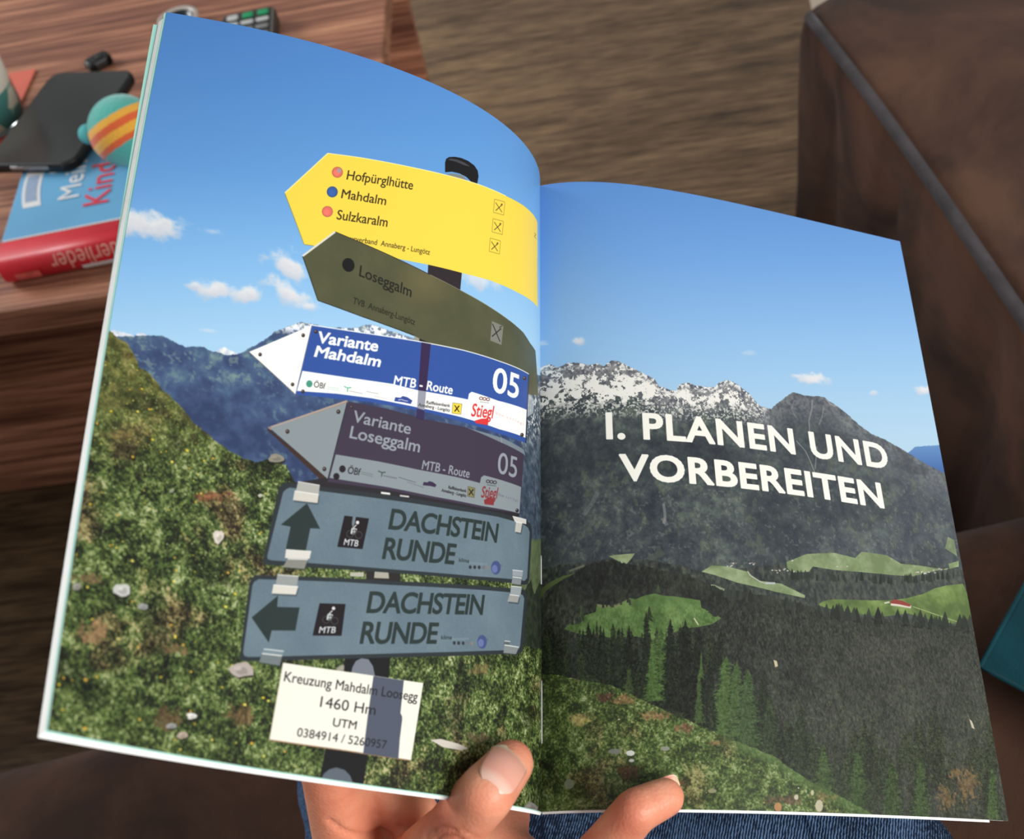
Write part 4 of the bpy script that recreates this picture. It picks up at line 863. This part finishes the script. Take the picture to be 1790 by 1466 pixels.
# white tapered planter on the floor behind the end of the chaise, only a sliver in view
pl = at(1388, 12, .30) + Vector((RT[0], RT[1], 0)).normalized() * .166
wc = empty('planter', (pl.x, pl.y, .0005), 'white round planter on the floor behind the far end of the sofa', 'planter')
Mw = plain('white_glaze', rgb(232, 218, 198), .3, .02)
obj('pot', lathe([(.001, 0), (.060, 0), (.066, .006), (.146, .30), (.178, .56), (.180, .57), (.170, .572), (.166, .55), (.12, .2), (.001, .19)], 64), wc, Mw)
obj('soil', lathe([(.001, .50), (.155, .50), (.158, .525), (.08, .535), (.001, .53)], 40), wc, plain('potting_soil', rgb(56, 42, 32), .95, .3, 90))

# ------------------------------------------------------------------ things on the table
def frame_from(p0, p1, p3):
    """object frame: origin p0, x toward p1, y toward p3 side"""
    X = (p1 - p0).normalized(); Z = Vector((0, 0, 1)); Y = Z.cross(X); return math.atan2(X.y, X.x)
def text_mesh(st, size, depth=.0002, bold=0.):
    cu = bpy.data.curves.new('t', 'FONT'); cu.body = st; cu.size = size; cu.offset = bold * size; cu.extrude = depth; cu.resolution_u = 3
    o = bpy.data.objects.new('t', cu); COL.objects.link(o); dg = bpy.context.evaluated_depsgraph_get()
    me = bpy.data.meshes.new_from_object(o.evaluated_get(dg)); bpy.data.objects.remove(o); return me
def place_text(me, O, X, Y, N, par, mat, name='lettering'):
    for v in me.vertices: c = v.co.copy(); v.co = O + X * c.x + Y * c.y + N * c.z
    return obj(name, me, par, mat, False)
# children's song book, spine facing the sofa
BT_ = .026
k0 = at(2, 425, TZ + BT_); k1 = at(213, 383, TZ + BT_)
by = math.atan2((k1 - k0).y, (k1 - k0).x)
kb = empty('song_book', (k0.x, k0.y, TZ + .0005), 'blue children\'s songbook with red spine, on the coffee table', 'book', rot=(0, 0, by))
BLW, BLD = .185, .14                      # along the spine, depth
spd = .030                                # red part in front of the stitch line
Mred = plain('red_spine', rgb(214, 34, 48), .45, .05); Mblue = plain('blue_cover', rgb(104, 172, 214), .45, .05, 12)
Mwh = plain('white_print', rgb(232, 232, 230), .5, .02); Mpk = plain('faded_pink_print', rgb(236, 160, 146), .5, .02); Mcr = plain('red_print', rgb(226, 52, 70), .5, .02)
obj('cover', box(0, BLW, 0, BLD, BT_ - .003, BT_, .0008), kb, Mblue, False); obj('back_cover', box(0, BLW, 0, BLD, 0, .003, .0008), kb, Mblue, False)
obj('pages', box(.004, BLW - .004, -.01, BLD - .005, .003, BT_ - .003, .0), kb, M_paper, False)
prof = [(0, BT_)] + [(-(spd - .009) - .009 * math.sin(a), BT_ / 2 + (BT_ / 2) * math.cos(a)) for a in np.linspace(0, math.pi, 26)] + [(0, 0)]
bm = bmesh.new(); a_ = [bm.verts.new((0, y, z)) for y, z in prof]; b_ = [bm.verts.new((BLW, y, z)) for y, z in prof]
for i in range(len(prof) - 1): bm.faces.new((a_[i], b_[i], b_[i + 1], a_[i + 1]))
bm.faces.new((a_[-1], b_[-1], b_[0], a_[0])); bm.faces.new(a_); bm.faces.new(b_[::-1])
obj('spine', from_bm(bm, 'spine'), kb, Mred)
bm = bmesh.new()
for k in range(48): bmesh.ops.create_cube(bm, size=1, matrix=Matrix.Translation((.004 + k * BLW / 48, .0006, BT_ + .0002)) @ Matrix.Diagonal((.0034, .0016, .0005, 1)))
st = obj('stitching', from_bm(bm, 'stitch'), kb, Mwh, False); st['kind'] = 'stuff'
ti = 180 - 90
def ktext(s, size, px, py, ang, mat, bold=.02, z=TZ + BT_):
    g = at(px, py, z); o = kb.matrix_basis.inverted() @ Vector((g.x, g.y, z + .0012)); X = Vector((math.cos(ang), math.sin(ang), 0)); Y = Vector((-X.y, X.x, 0))
    return place_text(text_mesh(s, size, .0001, bold), o, X, Y, Vector((0, 0, 1)), kb, mat)
UPA = math.radians(90)
ktext('Kinder', .034, 189, 357, UPA, Mcr, .0); ktext('Meine', .029, 138, 347, UPA, Mwh, .0); ktext('C', .016, 104, 304, UPA, Mwh, .0)
# white curved badge with coloured lettering
g = at(72, 345, TZ + BT_); o0 = kb.matrix_basis.inverted() @ Vector((g.x, g.y, TZ + BT_))
arc = []
for t in np.linspace(-.5, .5, 12): arc.append((o0.x - .010 - .016 * (1 - 4 * t * t) * .4 + .004, o0.y + .030 + t * .085))
out = [(x - .0085, y) for x, y in arc] + [(x + .0085, y) for x, y in arc[::-1]]
me = prism(out, .0006, 0); bd = obj('badge', me, kb, Mwh, False); bd.location = (0, 0, BT_ - .0001)
inn = [(x - .0055, y * 1) for x, y in arc[1:7]] + [(x + .0055, y) for x, y in arc[1:7][::-1]]
me = prism(inn, .0003, 0); b2 = obj('badge_print', me, bd, plain('badge_blue', rgb(150, 170, 196), .5, .1, 300), False); b2.location = (0, 0, .0006)
inn = [(x - .0055, y * 1) for x, y in arc[7:11]] + [(x + .0055, y) for x, y in arc[7:11][::-1]]
me = prism(inn, .0003, 0); b2 = obj('badge_print', me, bd, plain('badge_orange', rgb(226, 140, 116), .5, .1, 300), False); b2.location = (0, 0, .0006)
# lettering on the rounded spine: reads upside-down from the sofa
def spine_pt(u, f):                       # u along spine, f 0 top .. 1 bottom of the rounding
    a = math.pi * f; return Vector((u, -(spd - .009) - .0093 * math.sin(a), BT_ / 2 + BT_ / 2 * math.cos(a) + .0001)), Vector((0, -math.sin(a), math.cos(a)))
def spine_text(s, size, u_end, f0, mat, bold=.01):
    me = text_mesh(s, size, .0001, bold); arcl = .034; xm = max(v.co.x for v in me.vertices)
    bb = bmesh.new(); bb.from_mesh(me)
    for _ in range(3): bmesh.ops.subdivide_edges(bb, edges=[e for e in bb.edges if e.calc_length() > .0016], cuts=1)
    bmesh.ops.triangulate(bb, faces=bb.faces[:]); bb.to_mesh(me); bb.free()
    for v in me.vertices:
        c = v.co.copy(); P, N = spine_pt(u_end + (xm - c.x) * .8, f0 + c.y / arcl); v.co = P + N * (c.z + .0005)
    return obj('lettering', me, kb, mat, False)
uu = lambda px, py: (kb.matrix_basis.inverted() @ at(px, py, TZ + BT_ * .7)).x
spine_text('Kinderlieder', .021, uu(90, 455), .20, Mpk, .0)
u_ = uu(130, 485)
bm = bmesh.new(); cols_ = []
for (ua, ub, fa, fb) in ((u_ - .002, u_ + .085, .60, .78),):
    G_ = [[bm.verts.new(spine_pt(ua + (ub - ua) * i / 10, fa + (fb - fa) * j / 4)[0] + spine_pt(0, fa + (fb - fa) * j / 4)[1] * .0004) for j in range(5)] for i in range(11)]
    for i in range(10):
        for j in range(4): bm.faces.new((G_[i][j], G_[i + 1][j], G_[i + 1][j + 1], G_[i][j + 1]))
obj('spine_badge', from_bm(bm, 'sb'), kb, Mwh)
spine_text('WWWWW', .0075, u_ + .075, .64, plain('badge_lettering', rgb(90, 120, 190), .5, .2, 300), .0) if False else None
bm = bmesh.new(); ua = uu(12, 500)
G_ = [[bm.verts.new(spine_pt(ua + .022 * i / 3, .5 + .25 * j / 4)[0] + spine_pt(0, .5 + .25 * j / 4)[1] * .0004) for j in range(5)] for i in range(4)]
for i in range(3):
    for j in range(4): bm.faces.new((G_[i][j], G_[i + 1][j], G_[i + 1][j + 1], G_[i][j + 1]))
obj('spine_emblem', from_bm(bm, 'sb'), kb, plain('emblem_print', rgb(214, 96, 86), .5, .3, 160))

# smartphone in a black case, lying across book and table
pz = TZ + BT_ + .012
ph_c = [at(x, y, pz) for x, y in ((226, 122), (102, 124), (-52, 291), (150, 285))]
ctr = (ph_c[0] + ph_c[1] + ph_c[2] + ph_c[3]) / 4
ax = ((ph_c[0] + ph_c[1]) / 2 - (ph_c[2] + ph_c[3]) / 2); plen = ax.length; pa = math.atan2(ax.y, ax.x) - math.pi / 2
pwid = .5 * ((ph_c[0] - ph_c[1]).length + (ph_c[3] - ph_c[2]).length) * .94
phn = empty('smartphone', (ctr.x, ctr.y, pz - .0105), 'black smartphone in a black case, lying face up across the songbook', 'phone', rot=(0, 0, pa))
Mblk = plain('black_rubber', rgb(14, 14, 14), .45, .1); Mscr = plain('dark_glass', rgb(58, 58, 57), .16, .03)
obj('case', prism(rrect(pwid, plen, .014, 8), .0105, .003, 4), phn, Mblk)
scr = obj('screen', prism(rrect(pwid - .006, plen - .006, .011, 8), .0006, .0002, 1), phn, Mscr, False); scr.location.z = .0102
obj('side_button', box(pwid / 2 - .0005, pwid / 2 + .0008, .02, .035, .003, .007, .0004), phn, Mblk)
pr_ = obj('port_trim', box(-.02, .02, -plen / 2 - .0004, -plen / 2 + .002, .0045, .0085, .0006), phn, plain('gunmetal_trim', rgb(150, 150, 150), .25, .05, Metallic=.6))
# small black connector behind the phone
fb = at(168, 112, TZ + .01)
fob = empty('key_fob', (fb.x, fb.y + .012, TZ + .0002), 'small black rounded key fob on the table behind the phone', 'key fob', rot=(0, 0, .5))
obj('shell', prism(rrect(.027, .019, .006, 6), .011, .003, 4), fob, Mblk)
obj('button', prism(rrect(.008, .007, .003, 5), .0012, .0004, 2), fob, plain('fob_button', rgb(34, 34, 34), .5)).location = (.003, 0, .0108)

# striped plush ball
bz = TZ + BT_ + .037
bc = at(214, 221, bz)
R_ = .5 * (at(160, 221, bz) - at(268, 221, bz)).length
ball = empty('plush_ball', (bc.x, bc.y, TZ + BT_ + .001), 'teal plush ball with orange and yellow stripes, beside the phone', 'toy')
bm = bmesh.new(); bmesh.ops.create_uvsphere(bm, u_segments=48, v_segments=32, radius=R_)
n = NT('striped_plush'); setb(n, Roughness=.95); n.b.inputs['Sheen Weight'].default_value = .4; n.b.inputs['Specular IOR Level'].default_value = .1
tc = n.n('ShaderNodeTexCoord'); sx = n.n('ShaderNodeSeparateXYZ', {0: (tc, 'Object')})
nz = n.n('ShaderNodeTexNoise', {'Vector': (tc, 'Object'), 'Scale': 400., 'Detail': 2.})
ma = n.n('ShaderNodeMath', {0: (sx, 'Z'), 1: .5 / R_}, operation='MULTIPLY'); mb = n.n('ShaderNodeMath', {0: (ma, 0), 1: .5}, operation='ADD')
md = n.n('ShaderNodeMath', {0: (nz, 'Fac'), 1: .03}, operation='MULTIPLY'); me_ = n.n('ShaderNodeMath', {0: (mb, 0), 1: (md, 0)}, operation='ADD')
T_, O_, Y_ = rgb(86, 178, 166), rgb(226, 104, 62), rgb(240, 178, 70)
rp = n.ramp((me_, 0), [(0, T_), (.30, O_), (.38, Y_), (.50, O_), (.60, Y_), (.70, T_)]); rp.color_ramp.interpolation = 'CONSTANT'
n.link(rp, 'Color', n.b, 'Base Color'); n.bump((nz, 'Fac'), .6, .002)
bo = obj('ball_body', from_bm(bm, 'ball'), ball, n.m); bo.location.z = R_
bo.rotation_euler = (math.radians(-38), math.radians(-14), math.radians(10))
nb = at(156, 236, bz)
bm = bmesh.new(); bmesh.ops.create_icosphere(bm, subdivisions=3, radius=.009); tb = obj('knot', from_bm(bm, 'knot'), ball, plain('teal_plush', rgb(86, 178, 180), .9))
tb.location = (nb.x - bc.x, nb.y - bc.y, bz - TZ - BT_)

# remote control
r0, r1, r2 = at(386, 25, TZ + .02), at(480, 5, TZ + .02), at(468, 58, TZ + .02)
ra = math.atan2((r1 - r0).y, (r1 - r0).x); rw = (r1 - r0).length
rem = empty('remote_control', (((r0 + r1) / 2).x, ((r0 + r1) / 2).y, TZ + .0003), 'black remote control with green and grey buttons, behind the book', 'remote control', rot=(0, 0, ra))
Mrem = plain('remote_black', rgb(40, 38, 36), .4, .1); Mgb = plain('green_button', rgb(30, 150, 96), .5, .05); Mgr = plain('grey_button', rgb(128, 128, 128), .5, .05); Mlb = plain('pale_button', rgb(190, 192, 190), .5, .05)
rl = .16
me = prism(rrect(rw, rl, .008, 5, 0, -rl / 2), .018, .003, 3); obj('casing', me, rem, Mrem)
obj('edge_trim', box(rw / 2 - .003, rw / 2 - .0015, -rl + .01, -.006, .0178, .0186, .0003), rem, plain('trim_silver', rgb(150, 140, 128), .35, .02, Metallic=.7))
for row in range(9):
    for c in range(3):
        m_ = (Mlb, Mgb, Mgb)[c] if row == 0 else Mlb if row == 1 else Mgr
        bw_ = .012 if row == 0 else .014
        b_ = obj('button', prism(rrect(bw_, .006 if row else .009, .0025, 4), .0022, .0007, 2), rem, m_)
        b_.location = ((c - 1) * rw * .28, -.011 - row * .0145, .0175)

# small pale dish with a dark inside
dc = at(309, 27, TZ + .015)
dish = empty('dish', (dc.x, dc.y, TZ + .0002), 'small pale grey dish with dark inside, behind the book\'s top corner', 'dish')
dish.scale = (.66, .66, .66)
obj('bowl', lathe([(.001, 0), (.024, 0), (.030, .004), (.034, .014), (.0345, .02), (.030, .0215), (.026, .018), (.022, .008), (.001, .006)], 40), dish, plain('grey_ceramic', rgb(176, 166, 156), .35))
obj('lining', lathe([(.001, .0065), (.021, .0085), (.0245, .0165), (.0255, .0182), (.0235, .017), (.0205, .009), (.001, .0070)], 36), dish, plain('dark_lining', rgb(30, 34, 42), .3))

# coral booklet and glass tumbler at the left edge
g0, g1 = at(62, 119, TZ + .003), at(10, 235, TZ + .003)
ba = math.atan2((g0 - g1).y, (g0 - g1).x)
cb = empty('coral_booklet', (g0.x, g0.y, TZ + .0002), 'thin coral red booklet partly under the glass at the left edge', 'booklet', rot=(0, 0, ba))
obj('cover', box(-.2, 0, 0, .13, .0012, .0022, .0003), cb, plain('coral_card', rgb(214, 104, 84), .55, .04), False); obj('pages', box(-.198, -.002, .002, .128, 0, .0012, 0), cb, M_paper, False)
gz = TZ + .0035
gc = at(-12, 215, gz)
gl = empty('glass_tumbler', (gc.x - .005, gc.y, gz), 'clear glass tumbler with teal and coral pattern at the left edge', 'glass')
n = NT('clear_glass'); setb(n, Roughness=.03, IOR=1.45); n.b.inputs['Transmission Weight'].default_value = 1.; n.b.inputs['Base Color'].default_value = (.95, .98, .97, 1); Mg = n.m
GR = .048; GH = .11
obj('glass_wall', lathe([(.001, 0), (GR * .75, 0), (GR * .82, .004), (GR, GH), (GR - .0012, GH + .0012), (GR - .0026, GH), (GR * .80 - .0022, .010), (.001, .009)], 56), gl, Mg)
n = NT('printed_band'); setb(n, Roughness=.4); tc = n.n('ShaderNodeTexCoord'); vo = n.n('ShaderNodeTexVoronoi', {'Vector': (tc, 'Object'), 'Scale': 60.})
rp = n.ramp((vo, 'Color'), [(0, rgb(90, 150, 140)), (.42, rgb(70, 130, 124)), (.5, rgb(206, 112, 96)), (.62, rgb(196, 196, 176)), (.8, rgb(120, 170, 156))]); rp.color_ramp.interpolation = 'CONSTANT'
sz_ = n.n('ShaderNodeSeparateXYZ', {0: (tc, 'Object')}); gt = n.n('ShaderNodeMath', {0: (sz_, 'Z'), 1: .040}, operation='GREATER_THAN')
mxc = n.n('ShaderNodeMix', {'Factor': (gt, 0)}, data_type='RGBA'); n.link(rp, 'Color', mxc, 6); mxc.inputs[7].default_value = rgb(206, 200, 184); n.link(mxc, 2, n.b, 'Base Color')
obj('printed_band', lathe([(GR * .835, .006), (GR * .965, .082), (GR * .967, .082), (GR * .837, .006)], 56), gl, n.m)

# ------------------------------------------------------------------ the reader: jeans and left hand
person = empty('person', (0, -.1, SZ), 'person seated on the sofa in blue jeans, holding the book with one hand', 'person')
# denim
n = NT('blue_denim'); setb(n, Roughness=.9); n.b.inputs['Specular IOR Level'].default_value = .15
tc = n.n('ShaderNodeTexCoord'); mp = n.n('ShaderNodeMapping', {'Vector': (tc, 'Object'), 'Rotation': (0, 0, .5)})
wv = n.n('ShaderNodeTexWave', {'Vector': (mp, 'Vector'), 'Scale': 260., 'Distortion': 3., 'Detail': 3., 'Detail Scale': 2.})
nz = n.n('ShaderNodeTexNoise', {'Vector': (tc, 'Object'), 'Scale': 500., 'Detail': 3.}); nl = n.n('ShaderNodeTexNoise', {'Vector': (tc, 'Object'), 'Scale': 14., 'Detail': 3.})
m1 = n.n('ShaderNodeMath', {0: (wv, 'Fac'), 1: (nz, 'Fac')}, operation='MULTIPLY'); m2 = n.n('ShaderNodeMath', {0: (m1, 0), 1: (nl, 'Fac')}, operation='ADD')
rp = n.ramp((m2, 0), [(.45, rgb(8, 13, 24)), (.75, rgb(22, 36, 60)), (1., rgb(92, 118, 152))]); n.link(rp, 'Color', n.b, 'Base Color'); n.bump((m1, 0), .6, .0008)
M_jean = n.m

def capsules(segs, res=14):
    """segs: list of (p, q, rp, rq); returns bmesh of tapered capsules"""
    bm = bmesh.new()
    for p, q, ra, rb in segs:
        p, q = Vector(p), Vector(q); d = q - p; L = max(d.length, 1e-5); t = d / L
        a = Vector((0, 0, 1)) if abs(t.z) < .9 else Vector((1, 0, 0)); u = t.cross(a).normalized(); v = t.cross(u)
        prof = [(-ra * math.cos(x), ra * math.sin(x)) for x in np.linspace(.05, math.pi / 2, 7)] + [(L + rb * math.sin(x), rb * math.cos(x)) for x in np.linspace(0, math.pi / 2 - .05, 7)]
        rings = [[bm.verts.new(p + t * z + (u * math.cos(2 * math.pi * k / res) + v * math.sin(2 * math.pi * k / res)) * r) for k in range(res)] for z, r in prof]
        for A, B in zip(rings, rings[1:]):
            for k in range(res): bm.faces.new((A[k], A[(k + 1) % res], B[(k + 1) % res], B[k]))
        bm.faces.new(rings[0][::-1]); bm.faces.new(rings[-1])
    bmesh.ops.recalc_face_normals(bm, faces=bm.faces)
    me = bpy.data.meshes.new('caps'); bm.to_mesh(me); bm.free(); return me
def fuse(me, voxel, smooth_it, fac=.6):
    o = bpy.data.objects.new('tmp', me); COL.objects.link(o)
    m = o.modifiers.new('r', 'REMESH'); m.mode = 'VOXEL'; m.voxel_size = voxel; m.use_smooth_shade = True
    s = o.modifiers.new('s', 'SMOOTH'); s.iterations = smooth_it; s.factor = fac
    dg = bpy.context.evaluated_depsgraph_get(); me2 = bpy.data.meshes.new_from_object(o.evaluated_get(dg))
    bpy.data.objects.remove(o); return me2

lz = .555
LH, RH = Vector((-.095, -.16, .515)), Vector((.075, -.16, .515))
LK, RK = Vector((-.085, .33, .50)), Vector((.075, .30, .50))
seg = [(LH, LK, .088, .066), (RH, RK, .092, .070), ((LH + RH) / 2, (LK + RK) / 2, .075, .05), (LH + Vector((.02, -.02, -.01)), RH + Vector((-.02, -.02, -.01)), .1, .1),
       (LK, Vector((-.08, .44, .30)), .062, .055), (Vector((-.08, .44, .30)), Vector((-.07, .47, .06)), .055, .05), (RK, Vector((.11, .43, .28)), .062, .055), (Vector((.11, .43, .28)), Vector((.12, .46, .06)), .055, .05)]
me = fuse(capsules(seg, 20), .007, 12)
for v in me.vertices:
    c = v.co; v.co += v.normal * (.0022 * math.sin(c.y * 70 + 6 * math.sin(c.x * 30)) * math.sin(c.x * 40 + c.y * 20) + .0012 * math.sin(c.y * 150 + c.x * 90))
jeans = obj('jeans', me, None, M_jean)
jeans['label'] = 'blue denim jeans'
bpy.context.view_layer.update(); adopt(jeans, person)
bvj = BVHTree.FromPolygons([v.co for v in me.vertices], [p.vertices[:] for p in me.polygons])
pts = []
for t in np.linspace(0, 1, 20):
    h = bvj.ray_cast(Vector((.075 + .01 * t, -.02 + .25 * t, .72)), Vector((0, 0, -1)), .4)
    if h[0]: pts.append(h[0] + h[1] * .0006)
sm = obj('seam', tube(pts, .0016, 8), None, M_jean); adopt(sm, jeans)

# hand ------------------------------------------------------------
def pg(side, x, y, lift):              # a point `lift` metres above the printed page seen at that pixel
    q = inv(side, [(x, y)])[0]; e = 1e-3
    P = psurf(side, [q[1] / BH, q[1] / BH + .01], np.array([q[0], q[0] + e])); a = P[0, 0]; n_ = np.cross(P[0, 1] - a, P[1, 0] - a); n_ /= np.linalg.norm(n_)
    if n_[2] > 0: n_ = -n_
    return Vector(c2w(a)) + Vector(-n_[1] * UP + n_[0] * RT + n_[2] * FWD) * lift
def pgc(side, x, y, lift):              # seen at that pixel, about `lift` above the page
    q = inv(side, [(x, y)])[0]; P = c2w(psurf(side, [q[1] / BH], np.array([q[0]]))[0, 0]); return cw(x, y, float((P - CAM) @ FWD) - lift * 1.25)
ZS = BP[0] * SC                         # depth of the spine's foot, about .34 m
T4 = pgc(0, 893, 1333, .0085); T3 = pgc(0, 850, 1385, .0110); 
T2 = cw(790, 1452, ZS - .020); T1 = cw(690, 1555, ZS + .000); T0 = cw(700, 1800, ZS + .016)
seg = [(T4, T3, .0071, .0084), (T3, T2, .0084, .0090), (T2, T1, .0090, .0120), (T1, T0, .0135, .0185)]
P4 = pgc(1, 1163, 1393, .0062); P3 = pgc(1, 1112, 1416, .0085); P2 = cw(1062, 1478, ZS - .012); P1 = cw(985, 1570, ZS + .010)
seg += [(P4, P3, .0060, .0068), (P3, P2, .0068, .0076), (P2, P1, .0076, .0095)]
def back(x, y, l): return pg(0 if x < 944 else 1, x, y, -l)
M1 = cw(612, 1482, ZS + .014); M2 = cw(742, 1480, ZS + .020); M3 = cw(868, 1490, ZS + .022)
I2, I3 = back(690, 1290, .034), back(700, 1140, .030)
D2, D3 = back(760, 1250, .034), back(770, 1070, .032)
N2, N3 = cw(900, 1270, ZS + .055), cw(930, 1100, ZS + .085)
seg += [(M1, I2, .0118, .0088), (I2, I3, .0088, .0068), (M2, D2, .0105, .0090), (D2, D3, .0090, .0070), (M3, N2, .0105, .0086), (N2, N3, .0086, .0066)]
WR = cw(830, 2010, ZS + .006)
for m_, r in ((M1, .0115), (M2, .0120), (M3, .0120), (P1, .0105)): seg.append((m_, m_.lerp(WR, .8), r, .0165))
seg += [(M1, M2, .0105, .0115), (M2, M3, .0115, .0115), (M3, P1, .0115, .0100), (T1, M2.lerp(WR, .3), .012, .014), (M1.lerp(T1, .5), T1, .0105, .012)]
EL = Vector((-.17, -.16, .70))
seg += [(WR + (T0 - WR) * .15, EL, .024, .040), (WR + (P1 - WR) * .08, EL, .021, .036)]
hm = fuse(capsules(seg, 18), .0011, 16, .5)
# skin creases at the joints and palm
VV = np.array([v.co[:] for v in hm.vertices]); NN = np.array([v.normal[:] for v in hm.vertices]); disp = np.zeros(len(VV))
def crease(pix, dep, wdt=.0007, amp=.0006):
    global disp
    L = [np.array(cw(x, y, dep)) for x, y in pix]; d = np.full(len(VV), 9.)
    for a, b in zip(L, L[1:]):
        # distance measured across the line of sight
        ab = b - a; fa = VV - a; f_ = FWD
        ab2 = ab - f_ * ab.dot(f_); fa2 = fa - np.outer(fa @ f_, f_)
        t = np.clip(fa2 @ ab2 / (ab2 @ ab2), 0, 1); d = np.minimum(d, np.linalg.norm(fa2 - t[:, None] * ab2, axis=1))
    disp -= 1.7 * amp * np.exp(-(d / wdt) ** 2) * (np.abs((VV - L[0]) @ FWD) < .03)
JD = ZS - .026
crease([(757, 1448), (768, 1432), (786, 1424), (800, 1426)], JD); crease([(764, 1462), (776, 1446), (796, 1440), (812, 1446)], JD); crease([(752, 1437), (762, 1422), (776, 1414)], JD, .0006, .0004)
crease([(778, 1470), (790, 1458), (806, 1456)], JD, .0006, .0005); crease([(745, 1466), (752, 1452), (762, 1446)], JD, .0006, .0004); crease([(800, 1452), (806, 1462), (806, 1474)], JD, .0005, .0003); crease([(812, 1420), (826, 1428), (838, 1440)], JD, .0006, .0003)
crease([(590, 1405), (612, 1432), (640, 1452), (680, 1466)], ZS, .001, .0006); crease([(700, 1440), (740, 1462)], ZS, .001, .0004)
VV += NN * disp[:, None]; hm.vertices.foreach_set('co', VV.ravel()); hm.update()
n = NT('skin'); setb(n, Roughness=.45); n.b.inputs['Subsurface Weight'].default_value = .25; n.b.inputs['Subsurface Scale'].default_value = .004; n.b.inputs['Subsurface Radius'].default_value = (1., .35, .2); n.b.inputs['Specular IOR Level'].default_value = .35
tc = n.n('ShaderNodeTexCoord'); a = n.n('ShaderNodeTexNoise', {'Vector': (tc, 'Object'), 'Scale': 55., 'Detail': 4.})
rp = n.ramp((a, 'Fac'), [(.3, rgb(208, 124, 98)), (.5, rgb(220, 142, 112)), (.7, rgb(232, 164, 132))]); n.link(rp, 'Color', n.b, 'Base Color')
b = n.n('ShaderNodeTexVoronoi', {'Vector': (tc, 'Object'), 'Scale': 900.}); b2 = n.n('ShaderNodeTexNoise', {'Vector': (tc, 'Object'), 'Scale': 260., 'Detail': 4.})
mm = n.n('ShaderNodeMath', {0: (b, 'Distance'), 1: (b2, 'Fac')}, operation='ADD'); n.bump((mm, 0), .22, .0005)
hand = obj('hand', hm, None, n.m); bpy.context.view_layer.update(); adopt(hand, person)
hand['label'] = 'left hand, thumb on the left page and little finger on the right page'
bv = BVHTree.FromPolygons([v.co for v in hm.vertices], [p.vertices[:] for p in hm.polygons])
n = NT('fingernail'); setb(n, Roughness=.22); n.b.inputs['Specular IOR Level'].default_value = .5; n.b.inputs['Subsurface Weight'].default_value = .2; n.b.inputs['Subsurface Scale'].default_value = .002
uv = n.n('ShaderNodeUVMap'); uv.uv_map = 'UVMap'; sp_ = n.n('ShaderNodeSeparateXYZ', {0: (uv, 'UV')})
rp = n.ramp((sp_, 'Y'), [(0, rgb(232, 182, 164)), (.14, rgb(238, 190, 172)), (.26, rgb(230, 162, 142)), (.76, rgb(234, 168, 148)), (.86, rgb(238, 206, 180)), (1, rgb(226, 206, 172))]); n.link(rp, 'Color', n.b, 'Base Color')
M_nail = n.m
def nail(base, tip, nrm, wd, rad, lift=.0003, path=None):
    base, tip, nrm = Vector(base), Vector(tip), Vector(nrm).normalized(); t = tip - base; L = t.length; t.normalize(); s = t.cross(nrm).normalized(); nrm = s.cross(t).normalized()
    bm = bmesh.new(); uvl = bm.loops.layers.uv.new('UVMap'); NU, NV = 16, 24; G = []; uvd = {}
    off = np.zeros(NV + 1)
    if path:
        pv = [(q - base).dot(t) / L for q in path]; ph_ = [(q - base).dot(nrm) for q in path]
        cf = np.polyfit(pv, ph_, 2); off = np.array([np.polyval(cf, min(i / NV, .88)) - max(0, i / NV - .88) * .004 for i in range(NV + 1)]) + .0005
    for i in range(NV + 1):
        v = i / NV
        sh = max(0, 1 - (1 - v / .42) ** 2.4) ** .5 if v < .42 else math.sqrt(max(0, 1 - ((v - .7) / .3) ** 2.6)) if v > .7 else 1
        sh = max(sh, .12); row = []
        for j in range(NU + 1):
            u = j / NU * 2 - 1; th = math.asin(min(.98, wd / 2 / rad)) * u * sh
            p = base + t * (L * v) + s * math.sin(th) * rad + nrm * ((math.cos(th) - 1) * rad + lift + off[i] - .0007 * (2 * v - 1) ** 2 - (.0004 if v < .08 else 0))
            vv = bm.verts.new(p); row.append(vv); uvd[vv] = (j / NU, v)
        G.append(row)
    for i in range(NV):
        for j in range(NU):
            f = bm.faces.new((G[i][j], G[i][j + 1], G[i + 1][j + 1], G[i + 1][j]))
            for l in f.loops: l[uvl].uv = uvd[l.vert]
    bm.normal_update()
    if sum((f.normal.dot(nrm) for f in bm.faces)) < 0: bmesh.ops.reverse_faces(bm, faces=bm.faces)
    bmesh.ops.solidify(bm, geom=bm.faces[:], thickness=.00035)
    me = bpy.data.meshes.new('fingernail'); bm.to_mesh(me); bm.free(); o = obj('fingernail', me, None, M_nail); bpy.context.view_layer.update(); adopt(o, hand); return o
def cast(x, y):
    d = Vector(ray(x, y)).normalized(); h = bv.ray_cast(Vector(CAM), d, 1.)
    return (h[0], h[1]) if h[0] else (cw(x, y, ZS - .03), -d)
(nb_, n0), (nt_, n1) = cast(857, 1378), cast(900, 1313)
nt_ = nt_ + (nt_ - nb_).normalized() * .0022
toc = (Vector(CAM) - nb_).normalized()
nail(nb_, nt_, n0 * .5 + toc, .0124, .0092, path=[cast(857 + 43 * q, 1378 - 65 * q)[0] for q in np.linspace(0, .9, 7)])
pax = (P4 - P3).normalized(); pn = (Vector(FWD) * .9 + Vector(RT) * .3 + Vector(UP) * .15); pn = (pn - pax * pn.dot(pax)).normalized()
nail(P4 - pax * .004 + pn * .0056, P4 + pax * .0078 + pn * .0042, pn, .0092, .0064)
